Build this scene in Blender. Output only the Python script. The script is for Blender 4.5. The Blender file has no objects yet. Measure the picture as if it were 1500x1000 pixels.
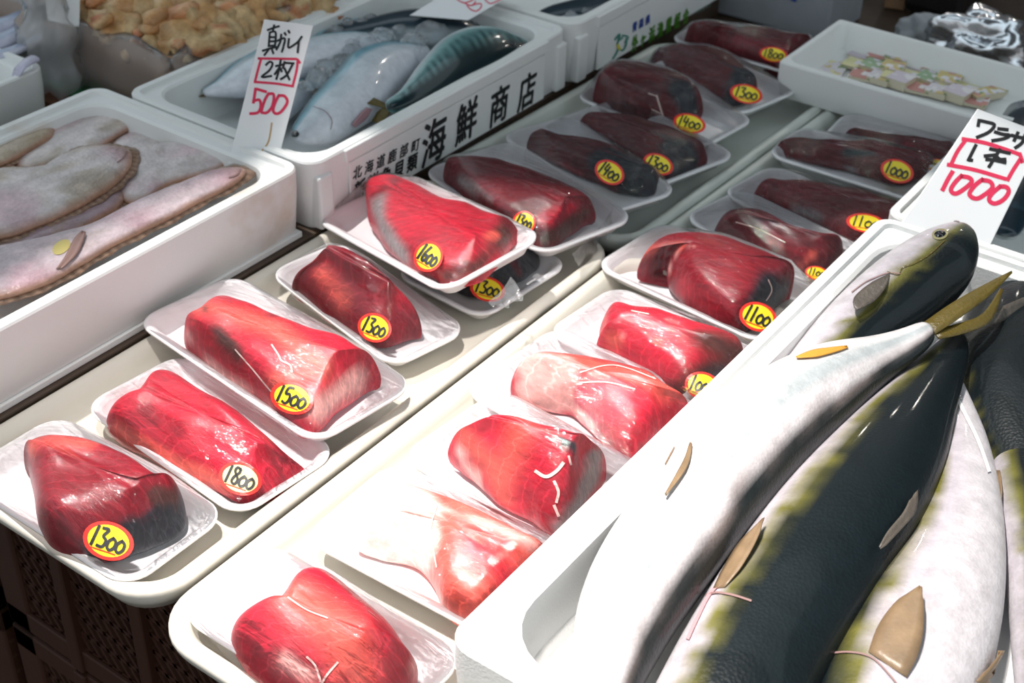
import bpy, bmesh, math, random
from mathutils import Vector, Matrix, noise
from mathutils.bvhtree import BVHTree
random.seed(7)
S = bpy.context.scene
COL = S.collection

# ------------------------------------------------------------------ camera
F_PX = 2030.0
YAW, PITCH, ROLL = -0.60674, 0.61198, 0.03171
CAM = Vector((0, 0, 0.75))
fwd = Vector((math.cos(PITCH)*math.sin(YAW), math.cos(PITCH)*math.cos(YAW), -math.sin(PITCH)))
rgt = Vector((math.cos(YAW), -math.sin(YAW), 0)); dwn = fwd.cross(rgt)
cr, sr = math.cos(ROLL), math.sin(ROLL)
RX = rgt*cr - dwn*sr; RD = rgt*sr + dwn*cr
cam = bpy.data.objects.new('camera', bpy.data.cameras.new('camera')); COL.objects.link(cam)
m = Matrix.Identity(4)
for i in range(3):
    m[i][0] = RX[i]; m[i][1] = -RD[i]; m[i][2] = -fwd[i]; m[i][3] = CAM[i]
cam.matrix_world = m
cam.data.sensor_width = 36; cam.data.lens = 36*F_PX/1500; cam.data.clip_start = .02
cam.data.dof.use_dof = True; cam.data.dof.focus_distance = 1.08; cam.data.dof.aperture_fstop = 10
S.camera = cam
# ------------------------------------------------------------------ light
S.view_settings.view_transform = 'Standard'; S.view_settings.look = 'None'
S.view_settings.exposure = 0.0; S.view_settings.gamma = 1.0; S.view_settings.use_curve_mapping = False
W = bpy.data.worlds.new('sky'); S.world = W; W.use_nodes = True
wn = W.node_tree; bg = wn.nodes['Background']
tc = wn.nodes.new('ShaderNodeTexCoord'); sp = wn.nodes.new('ShaderNodeSeparateXYZ'); rp = wn.nodes.new('ShaderNodeValToRGB')
wn.links.new(tc.outputs['Generated'], sp.inputs[0]); wn.links.new(sp.outputs['Z'], rp.inputs[0]); wn.links.new(rp.outputs[0], bg.inputs[0])
rp.color_ramp.elements[0].position = 0.0; rp.color_ramp.elements[0].color = (.30, .28, .27, 1)
rp.color_ramp.elements[1].position = .6; rp.color_ramp.elements[1].color = (.80, .93, 1.0, 1)
bg.inputs[1].default_value = 1.12
SUN_DIR = Vector((.38, .06, -1)).normalized()
sun = bpy.data.objects.new('sun', bpy.data.lights.new('sun', 'SUN')); COL.objects.link(sun)
sun.data.energy = 3.6; sun.data.angle = math.radians(.9); sun.data.color = (1, .95, .9)
sun.rotation_euler = SUN_DIR.to_track_quat('-Z', 'Y').to_euler(); sun.location = (-1, .5, 4)
lamp = bpy.data.objects.new('stall_lamp_light', bpy.data.lights.new('stall_lamp_light', 'SPOT')); COL.objects.link(lamp)
lamp.data.energy = 210; lamp.data.color = (1, .93, .88); lamp.data.spot_size = math.radians(34); lamp.data.spot_blend = 1.0
lamp.data.shadow_soft_size = .05
LP, LT = Vector((-.62, .34, 1.75)), Vector((-.45, .60, 0))
lamp.location = LP; lamp.rotation_euler = (LT-LP).to_track_quat('-Z', 'Y').to_euler()

for i, (bx_, by_, bz_) in enumerate(((-1.30, 2.75, .85), (-.95, 2.95, 1.0), (-.55, 2.9, .95))):
    bl_ = bpy.data.objects.new('shop_bulb_light', bpy.data.lights.new('shop_bulb_light', 'POINT')); COL.objects.link(bl_)
    bl_.data.energy = 2.6; bl_.data.shadow_soft_size = .022; bl_.data.color = (1, .93, .85); bl_.location = (bx_, by_, bz_)

# ------------------------------------------------------------------ projection helpers
def ray(px, py):
    return (fwd + RX*((px-750)/F_PX) + RD*((py-500)/F_PX)).normalized()
def at(px, py, z=0.0):
    d = ray(px, py); return CAM + d*((z-CAM.z)/d.z)
class Plane:
    def __init__(s, O, n): s.O = Vector(O); s.n = Vector(n).normalized()
    def hit(s, px, py, off=0.0):
        d = ray(px, py); O = s.O + s.n*off
        return CAM + d*((O-CAM).dot(s.n)/d.dot(s.n))

# ------------------------------------------------------------------ object helpers
def tag(o, label=None, cat=None, group=None, kind=None):
    if label: o['label'] = label
    if cat: o['category'] = cat
    if group: o['group'] = group
    if kind: o['kind'] = kind
    return o
def thing(name, label, cat, loc, group=None):
    o = bpy.data.objects.new(name, None); COL.objects.link(o); o.location = loc; o.empty_display_size = .02
    return tag(o, label, cat, group)
def wloc(o):
    v = Vector((0, 0, 0))
    while o: v += o.location; o = o.parent
    return v
def mk(name, V, Fc, mat, parent=None, smooth=True, cols=None, loc=None, matidx=None):
    """V are world points; the object's origin is the parent's origin, or loc"""
    base = wloc(parent) if parent else Vector(loc if loc is not None else (0, 0, 0))
    me = bpy.data.meshes.new(name)
    me.from_pydata([tuple(Vector(v)-base) for v in V], [], Fc)
    for mm in (mat if isinstance(mat, list) else [mat]): me.materials.append(mm)
    if smooth: me.polygons.foreach_set('use_smooth', [True]*len(me.polygons))
    if matidx: me.polygons.foreach_set('material_index', matidx)
    if cols:
        a = me.color_attributes.new('Col', 'FLOAT_COLOR', 'POINT')
        a.data.foreach_set('color', [c for v in cols for c in (v[0], v[1], v[2], 1)])
    me.update()
    o = bpy.data.objects.new(name, me); COL.objects.link(o)
    if parent: o.parent = parent
    else: o.location = base
    return o
def fix_normals(o):
    bm = bmesh.new(); bm.from_mesh(o.data); bmesh.ops.recalc_face_normals(bm, faces=bm.faces); bm.to_mesh(o.data); bm.free(); return o
def subsurf(o, n=1):
    md = o.modifiers.new('sub', 'SUBSURF'); md.levels = n; md.render_levels = n; return o
def bevel(o, w, seg=2):
    md = o.modifiers.new('bev', 'BEVEL'); md.width = w; md.segments = seg; md.limit_method = 'ANGLE'; return o
def ringfaces(n, k, close=True):
    f = []
    for j in range(k-1):
        for i in range(n):
            i2 = (i+1) % n
            if not close and i2 == 0: continue
            f.append((j*n+i, j*n+i2, (j+1)*n+i2, (j+1)*n+i))
    return f
def catmull(P, n, closed=True):
    """resample vectors of any length with a Catmull-Rom spline"""
    m_ = len(P); out = []
    g = (lambda i: P[i % m_]) if closed else (lambda i: P[max(0, min(m_-1, i))])
    segs = m_ if closed else m_-1
    # arclength-uniform on xy
    fine = []
    for s_ in range(segs):
        for k in range(12):
            t = k/12; a, b, c, d = g(s_-1), g(s_), g(s_+1), g(s_+2)
            fine.append([.5*((2*b[q])+(-a[q]+c[q])*t+(2*a[q]-5*b[q]+4*c[q]-d[q])*t*t+(-a[q]+3*b[q]-3*c[q]+d[q])*t**3) for q in range(len(b))])
    fine.append(list(g(0) if closed else g(m_-1)))
    L = [0]
    for i in range(1, len(fine)):
        L.append(L[-1]+math.sqrt(sum((fine[i][q]-fine[i-1][q])**2 for q in range(min(3, len(fine[i]))))))
    T = L[-1]; j = 0
    for i in range(n):
        t = T*i/(n if closed else n-1)
        while j < len(L)-2 and L[j+1] < t: j += 1
        u = (t-L[j])/max(1e-9, L[j+1]-L[j])
        out.append([fine[j][q]*(1-u)+fine[j+1][q]*u for q in range(len(fine[j]))])
    return out
def box(name, x0, x1, y0, y1, z0, z1, mat, parent=None, bw=.001, loc=None):
    V = [(x, y, z) for z in (z0, z1) for x, y in ((x0, y0), (x1, y0), (x1, y1), (x0, y1))]
    F_ = [(3, 2, 1, 0), (4, 5, 6, 7), (0, 1, 5, 4), (1, 2, 6, 5), (2, 3, 7, 6), (3, 0, 4, 7)]
    o = mk(name, V, F_, mat, parent, smooth=False, loc=loc if loc else ((x0+x1)/2, (y0+y1)/2, z0))
    if bw: bevel(o, bw)
    return o

# ------------------------------------------------------------------ materials
def newmat(name):
    mt = bpy.data.materials.new(name); mt.use_nodes = True
    nt = mt.node_tree; return mt, nt, nt.nodes['Principled BSDF']
def N(nt, t, **kw):
    n = nt.nodes.new(t)
    for k, v in kw.items():
        if k in n.inputs.keys(): n.inputs[k].default_value = v
        else: setattr(n, k, v)
    return n
def simple(name, col, rough=.5, bump=0, bscale=200, var=0, vscale=20, spec=.5, trans=0, metal=0, sss=0, coat=0):
    mt, nt, b = newmat(name); L = nt.links.new
    b.inputs['Base Color'].default_value = (*col, 1); b.inputs['Roughness'].default_value = rough
    b.inputs['Specular IOR Level'].default_value = spec; b.inputs['Metallic'].default_value = metal
    b.inputs['Transmission Weight'].default_value = trans; b.inputs['Coat Weight'].default_value = coat
    if sss:
        b.inputs['Subsurface Weight'].default_value = sss; b.inputs['Subsurface Scale'].default_value = .01
    tcn = N(nt, 'ShaderNodeTexCoord')
    if var:
        nz = N(nt, 'ShaderNodeTexNoise', Scale=vscale, Detail=6.0); L(tcn.outputs['Object'], nz.inputs['Vector'])
        mx = N(nt, 'ShaderNodeMixRGB'); mx.inputs[1].default_value = (*[c*(1-var) for c in col], 1); mx.inputs[2].default_value = (*[min(1, c*(1+var*.6)) for c in col], 1)
        L(nz.outputs['Fac'], mx.inputs[0]); L(mx.outputs[0], b.inputs['Base Color'])
    if bump:
        nb = N(nt, 'ShaderNodeTexNoise', Scale=bscale, Detail=3.0); L(tcn.outputs['Object'], nb.inputs['Vector'])
        bp = N(nt, 'ShaderNodeBump', Strength=bump, Distance=.002); L(nb.outputs['Fac'], bp.inputs['Height']); L(bp.outputs[0], b.inputs['Normal'])
    return mt
FOAM = simple('foam_white', (.80, .81, .80), .55, .25, 500, .06, 12)
def foam_dirty():
    mt, nt, b = newmat('foam_stained'); L = nt.links.new
    tcn = N(nt, 'ShaderNodeTexCoord'); vo = N(nt, 'ShaderNodeTexVoronoi', Scale=330.0); nz = N(nt, 'ShaderNodeTexNoise', Scale=9.0, Detail=8.0)
    L(tcn.outputs['Object'], vo.inputs['Vector']); L(tcn.outputs['Object'], nz.inputs['Vector'])
    r = N(nt, 'ShaderNodeValToRGB'); r.color_ramp.elements[0].position = .60; r.color_ramp.elements[0].color = (.80, .80, .79, 1)
    r.color_ramp.elements[1].position = .76; r.color_ramp.elements[1].color = (.62, .50, .40, 1); L(nz.outputs['Fac'], r.inputs[0]); L(r.outputs[0], b.inputs['Base Color'])
    bp = N(nt, 'ShaderNodeBump', Strength=.12, Distance=.001); L(vo.outputs['Distance'], bp.inputs['Height']); L(bp.outputs[0], b.inputs['Normal'])
    b.inputs['Roughness'].default_value = .5; return mt
FOAM_ST = foam_dirty()
PSTRAY = simple('foam_tray_white', (.84, .83, .84), .28, .1, 300, .04, 15)
BEIGE = simple('fibreglass_beige', (.72, .68, .60), .25, .12, 60, .10, 9)
GREYTRAY = simple('fibreglass_grey_green', (.60, .63, .58), .28, .12, 60, .12, 9)  # grey-green tone carries the cool shade over the back trays
WOODB = simple('dark_wet_wood', (.07, .045, .03), .5, .5, 60, .4, 25)
BROWNPL = simple('dark_brown_plastic', (.060, .022, .012), .45, .1, 80, .2, 20)
BLACK = simple('black_marker', (.012, .012, .014), .45)
RED = simple('red_marker', (.72, .025, .09), .5, var=.15, vscale=60)
CARD = simple('white_card', (.80, .81, .82), .35)
STY = simple('sticker_yellow', (.90, .72, .02), .35); STR = simple('sticker_red', (.78, .03, .02), .35)
STYP = simple('sticker_yellow_glare', (.92, .82, .35), .3)  # paler sticker yellow, the glare over it is put into the colour
INK = simple('black_print', (.01, .01, .012), .5); GREENP = simple('green_print', (.08, .26, .02), .5, var=.4, vscale=90); BLUEP = simple('blue_print', (.02, .06, .30), .5)
TEALP = simple('teal_print', (.05, .25, .20), .5); PALEG = simple('pale_green_print', (.28, .48, .40), .5); YELP = simple('yellow_print', (.65, .6, .05), .5)

def meatmat(name='tuna_flesh'):
    mt, nt, b = newmat(name); L = nt.links.new
    at_ = N(nt, 'ShaderNodeAttribute', attribute_name='Col'); tcn = N(nt, 'ShaderNodeTexCoord')
    mp = N(nt, 'ShaderNodeMapping'); mp.inputs['Scale'].default_value = (1, 4, 2); mp.inputs['Rotation'].default_value = (.3, .2, .5); L(tcn.outputs['Object'], mp.inputs[0])
    nz = N(nt, 'ShaderNodeTexNoise', Scale=55.0, Detail=8.0, Roughness=.65); L(mp.outputs[0], nz.inputs['Vector'])
    rp_ = N(nt, 'ShaderNodeMapRange'); rp_.inputs['From Min'].default_value = .3; rp_.inputs['From Max'].default_value = .7; rp_.inputs['To Min'].default_value = .68; rp_.inputs['To Max'].default_value = 1.28
    L(nz.outputs['Fac'], rp_.inputs[0])
    vm = N(nt, 'ShaderNodeVectorMath', operation='SCALE'); L(at_.outputs['Color'], vm.inputs[0]); L(rp_.outputs[0], vm.inputs['Scale'])
    # thin pale sinew lines
    wv = N(nt, 'ShaderNodeTexWave', Scale=24.0, Distortion=5.0, Detail=3.0); wv.inputs['Detail Scale'].default_value = 1.2; L(mp.outputs[0], wv.inputs['Vector'])
    r2 = N(nt, 'ShaderNodeValToRGB'); r2.color_ramp.elements[0].position = .93; r2.color_ramp.elements[0].color = (0, 0, 0, 1); r2.color_ramp.elements[1].color = (.35, .35, .35, 1); L(wv.outputs['Fac'], r2.inputs[0])
    m2 = N(nt, 'ShaderNodeVectorMath', operation='MULTIPLY_ADD'); L(r2.outputs[0], m2.inputs[0])
    sc = N(nt, 'ShaderNodeVectorMath', operation='SCALE'); L(at_.outputs['Color'], sc.inputs[0]); sc.inputs['Scale'].default_value = .9
    ad = N(nt, 'ShaderNodeVectorMath', operation='ADD'); L(sc.outputs[0], ad.inputs[0]); ad.inputs[1].default_value = (.03, .02, .02)
    L(ad.outputs[0], m2.inputs[1]); L(vm.outputs[0], m2.inputs[2])
    L(m2.outputs[0], b.inputs['Base Color'])
    b.inputs['Roughness'].default_value = .42; b.inputs['Specular IOR Level'].default_value = .25; b.inputs['Coat Weight'].default_value = .22; b.inputs['Coat Roughness'].default_value = .05
    b.inputs['Subsurface Weight'].default_value = .12; b.inputs['Subsurface Scale'].default_value = .006; b.inputs['Subsurface Radius'].default_value = (1, .25, .2)
    bp = N(nt, 'ShaderNodeBump', Strength=.35, Distance=.0014); L(nz.outputs['Fac'], bp.inputs['Height']); L(bp.outputs[0], b.inputs['Normal']); L(bp.outputs[0], b.inputs['Coat Normal'])
    return mt
MEAT = meatmat()
def fishmat(name, scale=260, rough=.34, coat=.15, bump=.25, var=.35, nscale=70):
    mt, nt, b = newmat(name); L = nt.links.new
    at_ = N(nt, 'ShaderNodeAttribute', attribute_name='Col'); tcn = N(nt, 'ShaderNodeTexCoord')
    nz = N(nt, 'ShaderNodeTexNoise', Scale=float(nscale), Detail=8.0, Roughness=.7); L(tcn.outputs['Object'], nz.inputs['Vector'])
    mr = N(nt, 'ShaderNodeMapRange'); mr.inputs['From Min'].default_value = .3; mr.inputs['From Max'].default_value = .7; mr.inputs['To Min'].default_value = 1-var; mr.inputs['To Max'].default_value = 1+var*.6
    L(nz.outputs['Fac'], mr.inputs[0]); vm = N(nt, 'ShaderNodeVectorMath', operation='SCALE'); L(at_.outputs['Color'], vm.inputs[0]); L(mr.outputs[0], vm.inputs['Scale']); L(vm.outputs[0], b.inputs['Base Color'])
    vo = N(nt, 'ShaderNodeTexVoronoi', Scale=float(scale)); L(tcn.outputs['Object'], vo.inputs['Vector'])
    bp = N(nt, 'ShaderNodeBump', Strength=bump, Distance=.0012); L(vo.outputs['Distance'], bp.inputs['Height']); L(bp.outputs[0], b.inputs['Normal'])
    b.inputs['Roughness'].default_value = rough; b.inputs['Specular IOR Level'].default_value = .22; b.inputs['Coat Weight'].default_value = coat; b.inputs['Coat Roughness'].default_value = .07
    return mt
FISH = fishmat('fish_skin', scale=380, bump=.22, var=.24, rough=.42, coat=.2); MACK = fishmat('mackerel_skin', 500, .28, .5, .1, .18, 90); FLAT = fishmat('flounder_skin', 240, .3, .4, .5, .35, 45)
def filmmat(name, milky=.02, bump=.6, sx=14, rough=.06, tint=(.97, .97, .98), gl=1.0):
    mt, nt, b = newmat(name); nt.nodes.remove(b); L = nt.links.new; out = nt.nodes['Material Output']
    tr = N(nt, 'ShaderNodeBsdfTransparent'); tr.inputs[0].default_value = (*tint, 1)
    g = N(nt, 'ShaderNodeBsdfAnisotropic' if False else 'ShaderNodeBsdfGlossy'); g.inputs['Roughness'].default_value = rough
    d = N(nt, 'ShaderNodeBsdfDiffuse'); d.inputs[0].default_value = (.9, .9, .92, 1)
    tcn = N(nt, 'ShaderNodeTexCoord'); mp = N(nt, 'ShaderNodeMapping'); mp.inputs['Rotation'].default_value = (0, 0, .55); mp.inputs['Scale'].default_value = (1, 5, 1); L(tcn.outputs['Object'], mp.inputs[0])
    nz = N(nt, 'ShaderNodeTexNoise', Scale=float(sx), Detail=4.0, Roughness=.55, Distortion=.6); L(mp.outputs[0], nz.inputs['Vector'])
    # tight stretch creases, in patches, plus small bubbles
    mp2 = N(nt, 'ShaderNodeMapping'); mp2.inputs['Rotation'].default_value = (0, 0, -.5); mp2.inputs['Scale'].default_value = (1, 9, 2); L(tcn.outputs['Object'], mp2.inputs[0])
    n2 = N(nt, 'ShaderNodeTexNoise', Scale=42.0, Detail=2.0); L(mp2.outputs[0], n2.inputs['Vector'])
    n3 = N(nt, 'ShaderNodeTexNoise', Scale=22.0, Detail=1.0); L(tcn.outputs['Object'], n3.inputs['Vector'])
    mk_ = N(nt, 'ShaderNodeMapRange'); mk_.inputs['From Min'].default_value = .48; mk_.inputs['From Max'].default_value = .66; L(n3.outputs['Fac'], mk_.inputs[0])
    mu = N(nt, 'ShaderNodeMath', operation='MULTIPLY'); L(n2.outputs['Fac'], mu.inputs[0]); L(mk_.outputs[0], mu.inputs[1])
    n4 = N(nt, 'ShaderNodeTexNoise', Scale=190.0, Detail=1.0); L(tcn.outputs['Object'], n4.inputs['Vector'])
    a1 = N(nt, 'ShaderNodeMath', operation='MULTIPLY_ADD'); a1.inputs[1].default_value = .30; L(mu.outputs[0], a1.inputs[0]); L(nz.outputs['Fac'], a1.inputs[2])
    a2 = N(nt, 'ShaderNodeMath', operation='MULTIPLY_ADD'); a2.inputs[1].default_value = .09; L(n4.outputs['Fac'], a2.inputs[0]); L(a1.outputs[0], a2.inputs[2])
    bp = N(nt, 'ShaderNodeBump', Strength=bump, Distance=.0034); L(a2.outputs[0], bp.inputs['Height'])
    fr = N(nt, 'ShaderNodeFresnel', IOR=1.42); L(bp.outputs[0], fr.inputs['Normal']); L(bp.outputs[0], g.inputs['Normal'])
    ml = N(nt, 'ShaderNodeMath', operation='MULTIPLY'); ml.inputs[1].default_value = gl; L(fr.outputs[0], ml.inputs[0]); ml.use_clamp = True
    m1 = N(nt, 'ShaderNodeMixShader'); m1.inputs[0].default_value = milky; L(tr.outputs[0], m1.inputs[1]); L(d.outputs[0], m1.inputs[2])
    m2 = N(nt, 'ShaderNodeMixShader'); L(ml.outputs[0], m2.inputs[0]); L(m1.outputs[0], m2.inputs[1]); L(g.outputs[0], m2.inputs[2]); L(m2.outputs[0], out.inputs['Surface'])
    return mt
FILM = filmmat('cling_film', .006, .8, 20, .035, gl=.8)
BAG = filmmat('plastic_bag', .12, 1.0, 9, .16, (.96, .95, .94), 1.7)
BAG2 = filmmat('gathered_bag', .38, 1.0, 12, .16, (.96, .95, .94), 1.6)
ICE = simple('ice', (.93, .97, 1), .12, .5, 80, trans=.85); ICE.node_tree.nodes['Principled BSDF'].inputs['IOR'].default_value = 1.31
EYE = simple('fish_eye_black', (.008, .008, .01), .08, coat=1); EYER = simple('fish_eye_ring', (.26, .24, .12), .25)
FIN = simple('fin_olive', (.12, .085, .012), .35, .5, 300, .3, 40); FINP = simple('fin_pinkish_brown', (.24, .16, .09), .4, .15, 300, .5, 60)
FINO = simple('fin_orange', (.62, .30, .04), .4, .4, 300, .2, 40); FIND = simple('fin_dark', (.10, .085, .07), .4, .5, 300, .4, 60); FINW = simple('fin_whitish', (.70, .62, .55), .4, .3, 300, .2, 40)
FRINGE = simple('flounder_fringe', (.42, .24, .15), .45, .7, 350, .45, 90)
CARDBD = simple('cardboard', (.30, .17, .09), .8, .2, 90, .15, 20)
SHELL = fishmat('shellfish_shell', 120, .5, .2, .6, .4, 60)
# ------------------------------------------------------------------ rounded rectangle loft
def rr(hx, hy, r, k=6):
    P = []
    for cx, cy, a0 in ((hx-r, hy-r, 0), (-hx+r, hy-r, 90), (-hx+r, -hy+r, 180), (hx-r, -hy+r, 270)):
        for i in range(k+1):
            a = math.radians(a0+90*i/k); P.append((cx+r*math.cos(a), cy+r*math.sin(a)))
    return P
def loft_rr(name, O, ux, uy, n, hx, hy, r, prof, mat, parent=None, k=6, loc=None, capb=True):
    """prof: list of (inset, height); last ring is capped (the floor)"""
    V = []; q = 4*(k+1)
    for ins, z in prof:
        for a, b in rr(hx-ins, hy-ins, max(.001, r-ins), k): V.append(O+ux*a+uy*b+n*z)
    F_ = ringfaces(q, len(prof)); F_.append(tuple(range((len(prof)-1)*q, len(prof)*q)))
    if capb: F_.append(tuple(reversed(range(q))))
    return mk(name, V, F_, mat, parent, loc=loc)
X, Y, Z = Vector((1, 0, 0)), Vector((0, 1, 0)), Vector((0, 0, 1))
def autosmooth(o, ang=35):
    bm = bmesh.new(); bm.from_mesh(o.data)
    for e in bm.edges:
        if len(e.link_faces) == 2 and e.calc_face_angle(0) > math.radians(ang): e.smooth = False
    bm.to_mesh(o.data); bm.free(); return o

# ================================================================== SETTING
tb = mk('floor', [(-4, -2, -.8), (3, -2, -.8), (3, 6, -.8), (-4, 6, -.8)], [(0, 1, 2, 3)], simple('dark_floor', (.03, .025, .022), .7), smooth=False); tag(tb, kind='structure')
t = box('display_table', -2.6, .6, .50, 2.6, -.06, -.032, WOODB, bw=.003); tag(t, 'dark wet wooden table top under the trays and foam boxes', 'table')
# awnings that keep the far half of the stall in the shade (well above the frame)
AW = simple('awning_cloth', (.10, .11, .13), .8)
wl = box('wall_back', -4, 3, 3.4, 3.5, -.8, 3.0, simple('unseen_dark_wall', (.05, .05, .055), .8), bw=0); tag(wl, kind='structure')  # unseen wall, added to keep bright sky out of the film reflections
def awning(name, pts, z, label):
    k = -SUN_DIR*((z)/(-SUN_DIR.z)) if False else (SUN_DIR*(-z/(-SUN_DIR.z)))*1.0
    V = [];
    for dz in (0, .01):
        for x, y in pts: V.append(Vector((x, y, 0)) - SUN_DIR*(z/(-SUN_DIR.z)) + Z*dz)
    n_ = len(pts); F_ = [tuple(range(n_)), tuple(reversed(range(n_, 2*n_)))]+[(i, n_+i, n_+(i+1) % n_, (i+1) % n_) for i in range(n_)]
    o = mk(name, V, F_, AW, smooth=False, loc=(0, 0, 0)); tag(o, label, 'awning'); return o
awning('stall_awning', [(-1.9, -.6), (-.93, -.6), (-.93, .80), (-.90, 1.0), (-.62, 1.08), (-.40, 1.30), (.30, 1.40), (.5, .0), (-.93, -.55), (-.93, -1.6), (2.2, -1.6), (2.2, 2.4), (-1.9, 2.4)], 2.4, 'unseen cloth awning shaped to the shade, stretched high above the fish stall')  # front and right parts added round the sun opening to cut sky light

# ================================================================== DARK PLASTIC CRATES BELOW
def plastic_crate(x0, x1, y0, y1, z0, z1, label):
    T = thing('plastic_crate', label, 'crate', ((x0+x1)/2, (y0+y1)/2, z0), 'brown plastic crates under the display')
    w = .018
    box('rim', x0, x1, y0, y1, z1-.03, z1, BROWNPL, T, .003)
    box('base', x0, x1, y0, y1, z0, z0+.03, BROWNPL, T, .003)
    for cx in (x0, x1-w*2):
        for cy in (y0, y1-w*2): box('corner_post', cx, cx+w*2, cy, cy+w*2, z0, z1, BROWNPL, T, .003)
    V = []; F_ = []
    def bar(a, b, wd):
        a, b = Vector(a), Vector(b); d = (b-a).normalized(); s = d.cross(Y).normalized()*wd; i = len(V)
        for p in (a, b):
            for q in (-s, s):
                for yy in (0, .006): V.append(p+q+Y*yy)
        F_.extend([(i, i+2, i+6, i+4), (i+1, i+5, i+7, i+3), (i, i+4, i+5, i+1), (i+2, i+3, i+7, i+6)])
    nx = int((x1-x0)/.014)
    for i in range(nx+12):
        xx = x0+i*.014; h = z1-z0-.06
        a = (min(x1, xx), y0+.004, z0+.03 + (max(0, xx-x1))*1.6); b_x = xx-h/1.6
        b = (max(x0, b_x), y0+.004, z1-.03 - (max(0, x0-b_x))*1.6)
        if a[2] < z1-.03 and b[2] > z0+.03:
            bar(a, b, .0022)
    for j in range(9):
        zz = z0+.03+(z1-z0-.06)*j/8; bar((x0, y0+.004, zz), (x1, y0+.004, zz), .0025)
    for i in range(1, 4): 
        xx = x0+(x1-x0)*i/4; box('rib', xx-.008, xx+.008, y0-.004, y0+.01, z0, z1, BROWNPL, T, .002)
    o = mk('lattice', V, F_, BROWNPL, T, smooth=False); o['kind'] = 'stuff'
for i, (x0, x1) in enumerate(((-1.42, -.99), (-.97, -.54), (-.52, -.09))):
    for j in range(3):
        zt = -.062-j*.245
        w_ = ['left', 'middle', 'right'][i]; h_ = ['topmost', 'second from the top', 'lowest'][j]
        plastic_crate(x0, x1, .52, .82, zt-.24, zt, f'dark brown lattice plastic crate, {h_} of the {w_} stack under the display')

# ================================================================== FIBREGLASS TRAYS
def display_tray(x0, x1, y0, y1, rot, mat, label, z=0.0, depth=.026):
    cx, cy = (x0+x1)/2, (y0+y1)/2; hx, hy = (x1-x0)/2, (y1-y0)/2
    T = thing('display_tray', label, 'tray', (cx, cy, z-depth), 'fibreglass display trays')
    ux = Vector((math.cos(rot), math.sin(rot), 0)); uy = Vector((-math.sin(rot), math.cos(rot), 0)); O = Vector((cx, cy, z))
    prof = [(.010, -depth), (.003, -.014), (0, -.006), (.0005, -.002), (.003, .0005), (.007, .001), (.011, .0), (.014, -.002), (.018, -.009), (.022, -.016), (.027, -.0195), (.034, -.021), (.06, -.0212)]
    o = loft_rr('tray_body', O, ux, uy, Z, hx, hy, .045, prof, mat, T, k=8)
    for sx, sy in ((-.3, -1), (.3, -1)):
        c = O+ux*(hx*sx)+uy*(hy*sy)
    V = []; F_ = []
    return T
display_tray(-.885, -.619, .436, 1.088, 0.0, BEIGE, 'long beige display tray in the left front, holding tuna packs beside the flounder box')
display_tray(-.614, -.20, .425, 1.092, 0.0, BEIGE, 'long beige display tray in the middle, partly under the box of large fish', z=-.001)
display_tray(-.880, -.606, 1.098, 1.60, -.028, GREYTRAY, 'grey-green display tray at the back left, in shade beside the lettered foam box', z=-.002)
display_tray(-.602, -.28, 1.102, 1.70, -.028, GREYTRAY, 'grey-green display tray at the back right, in front of the box of paper packets', z=-.003)

# ================================================================== FOAM CRATES
def foam_crate(name, label, x0, x1, y0, y1, z0, z1, wall=.022, r=.02, mat=FOAM, floor=.02, groove=True, foot=True, group='white foam fish boxes', cat='foam box', ri=.03):
    cx, cy = (x0+x1)/2, (y0+y1)/2; hx, hy = (x1-x0)/2, (y1-y0)/2
    T = thing(name, label, cat, (cx, cy, z0), group)
    O = Vector((cx, cy, 0)); w = wall
    prof = [(.006, z0), (.004, z0+.004), (0, z1-.022), (0, z1-.002), (.0015, z1)]
    if groove: prof += [(w*.42, z1), (w*.46, z1-.0045), (w*.85, z1-.0045)]
    else: prof += [(w*.85, z1)]
    prof += [(w, z1-.007 if groove else z1-.002), (w+.006, z0+floor+.008), (w+.012, z0+floor+.001), (w+.02, z0+floor)]
    k = 6; q = 4*(k+1); V = []
    for ins, z in prof:
        rad = max(.004, r-ins) if ins < w*.8 else max(.006, ri-(ins-w))
        for a, b in rr(hx-ins, hy-ins, rad, k): V.append(O+X*a+Y*b+Z*z)
    F_ = ringfaces(q, len(prof)); F_.append(tuple(range((len(prof)-1)*q, len(prof)*q))); F_.append(tuple(reversed(range(q))))
    o = mk('box_body', V, F_, mat, T); autosmooth(o, 30)
    return T
C1 = foam_crate('foam_box', 'white foam box full of pale flounders, left front with plain side', -1.205, -.893, .10, .905, .006, .080, mat=FOAM_ST)
C2 = foam_crate('foam_box', 'white foam box with black brush lettering on its side, holding mackerel', -1.168, -.886, .910, 1.380, .0, .080, mat=FOAM)
C3 = foam_crate('foam_box', 'white foam box with blue and green printing, behind the mackerel box', -1.18, -.880, 1.386, 1.86, .0, .082, mat=FOAM)
CY = foam_crate('foam_box', 'white foam box of large yellow-striped fish at the right front', -.386, .16, .488, 1.187, -.002, .078, wall=.024, ri=.045)
# recess strips, corner pillars on the lettered box
for c, (x1, ya, yb) in ((C2, (-.886, .912, 1.378)), (C3, (-.880, 1.388, 1.858))):
    box('side_panel', x1-.001, x1+.0022, ya+.052, yb-.052, .004, .0625, FOAM, c, .0008)
    box('corner_pillar', x1-.012, x1+.003, ya+.004, ya+.026, .002, .064, FOAM, c, .003)
    box('corner_pillar', x1-.012, x1+.003, yb-.026, yb-.004, .002, .064, FOAM, c, .003)
    box('rim_band', x1-.010, x1+.0035, ya+.046, yb-.046, .0645, .079, FOAM, c, .0015)
# feet of the flounder box
for a, b in ((.10, .425), (.458, .898)):
    box('foot', -1.20, -.8945, a, b, .0, .0065, FOAM, C1, .0008)
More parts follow.
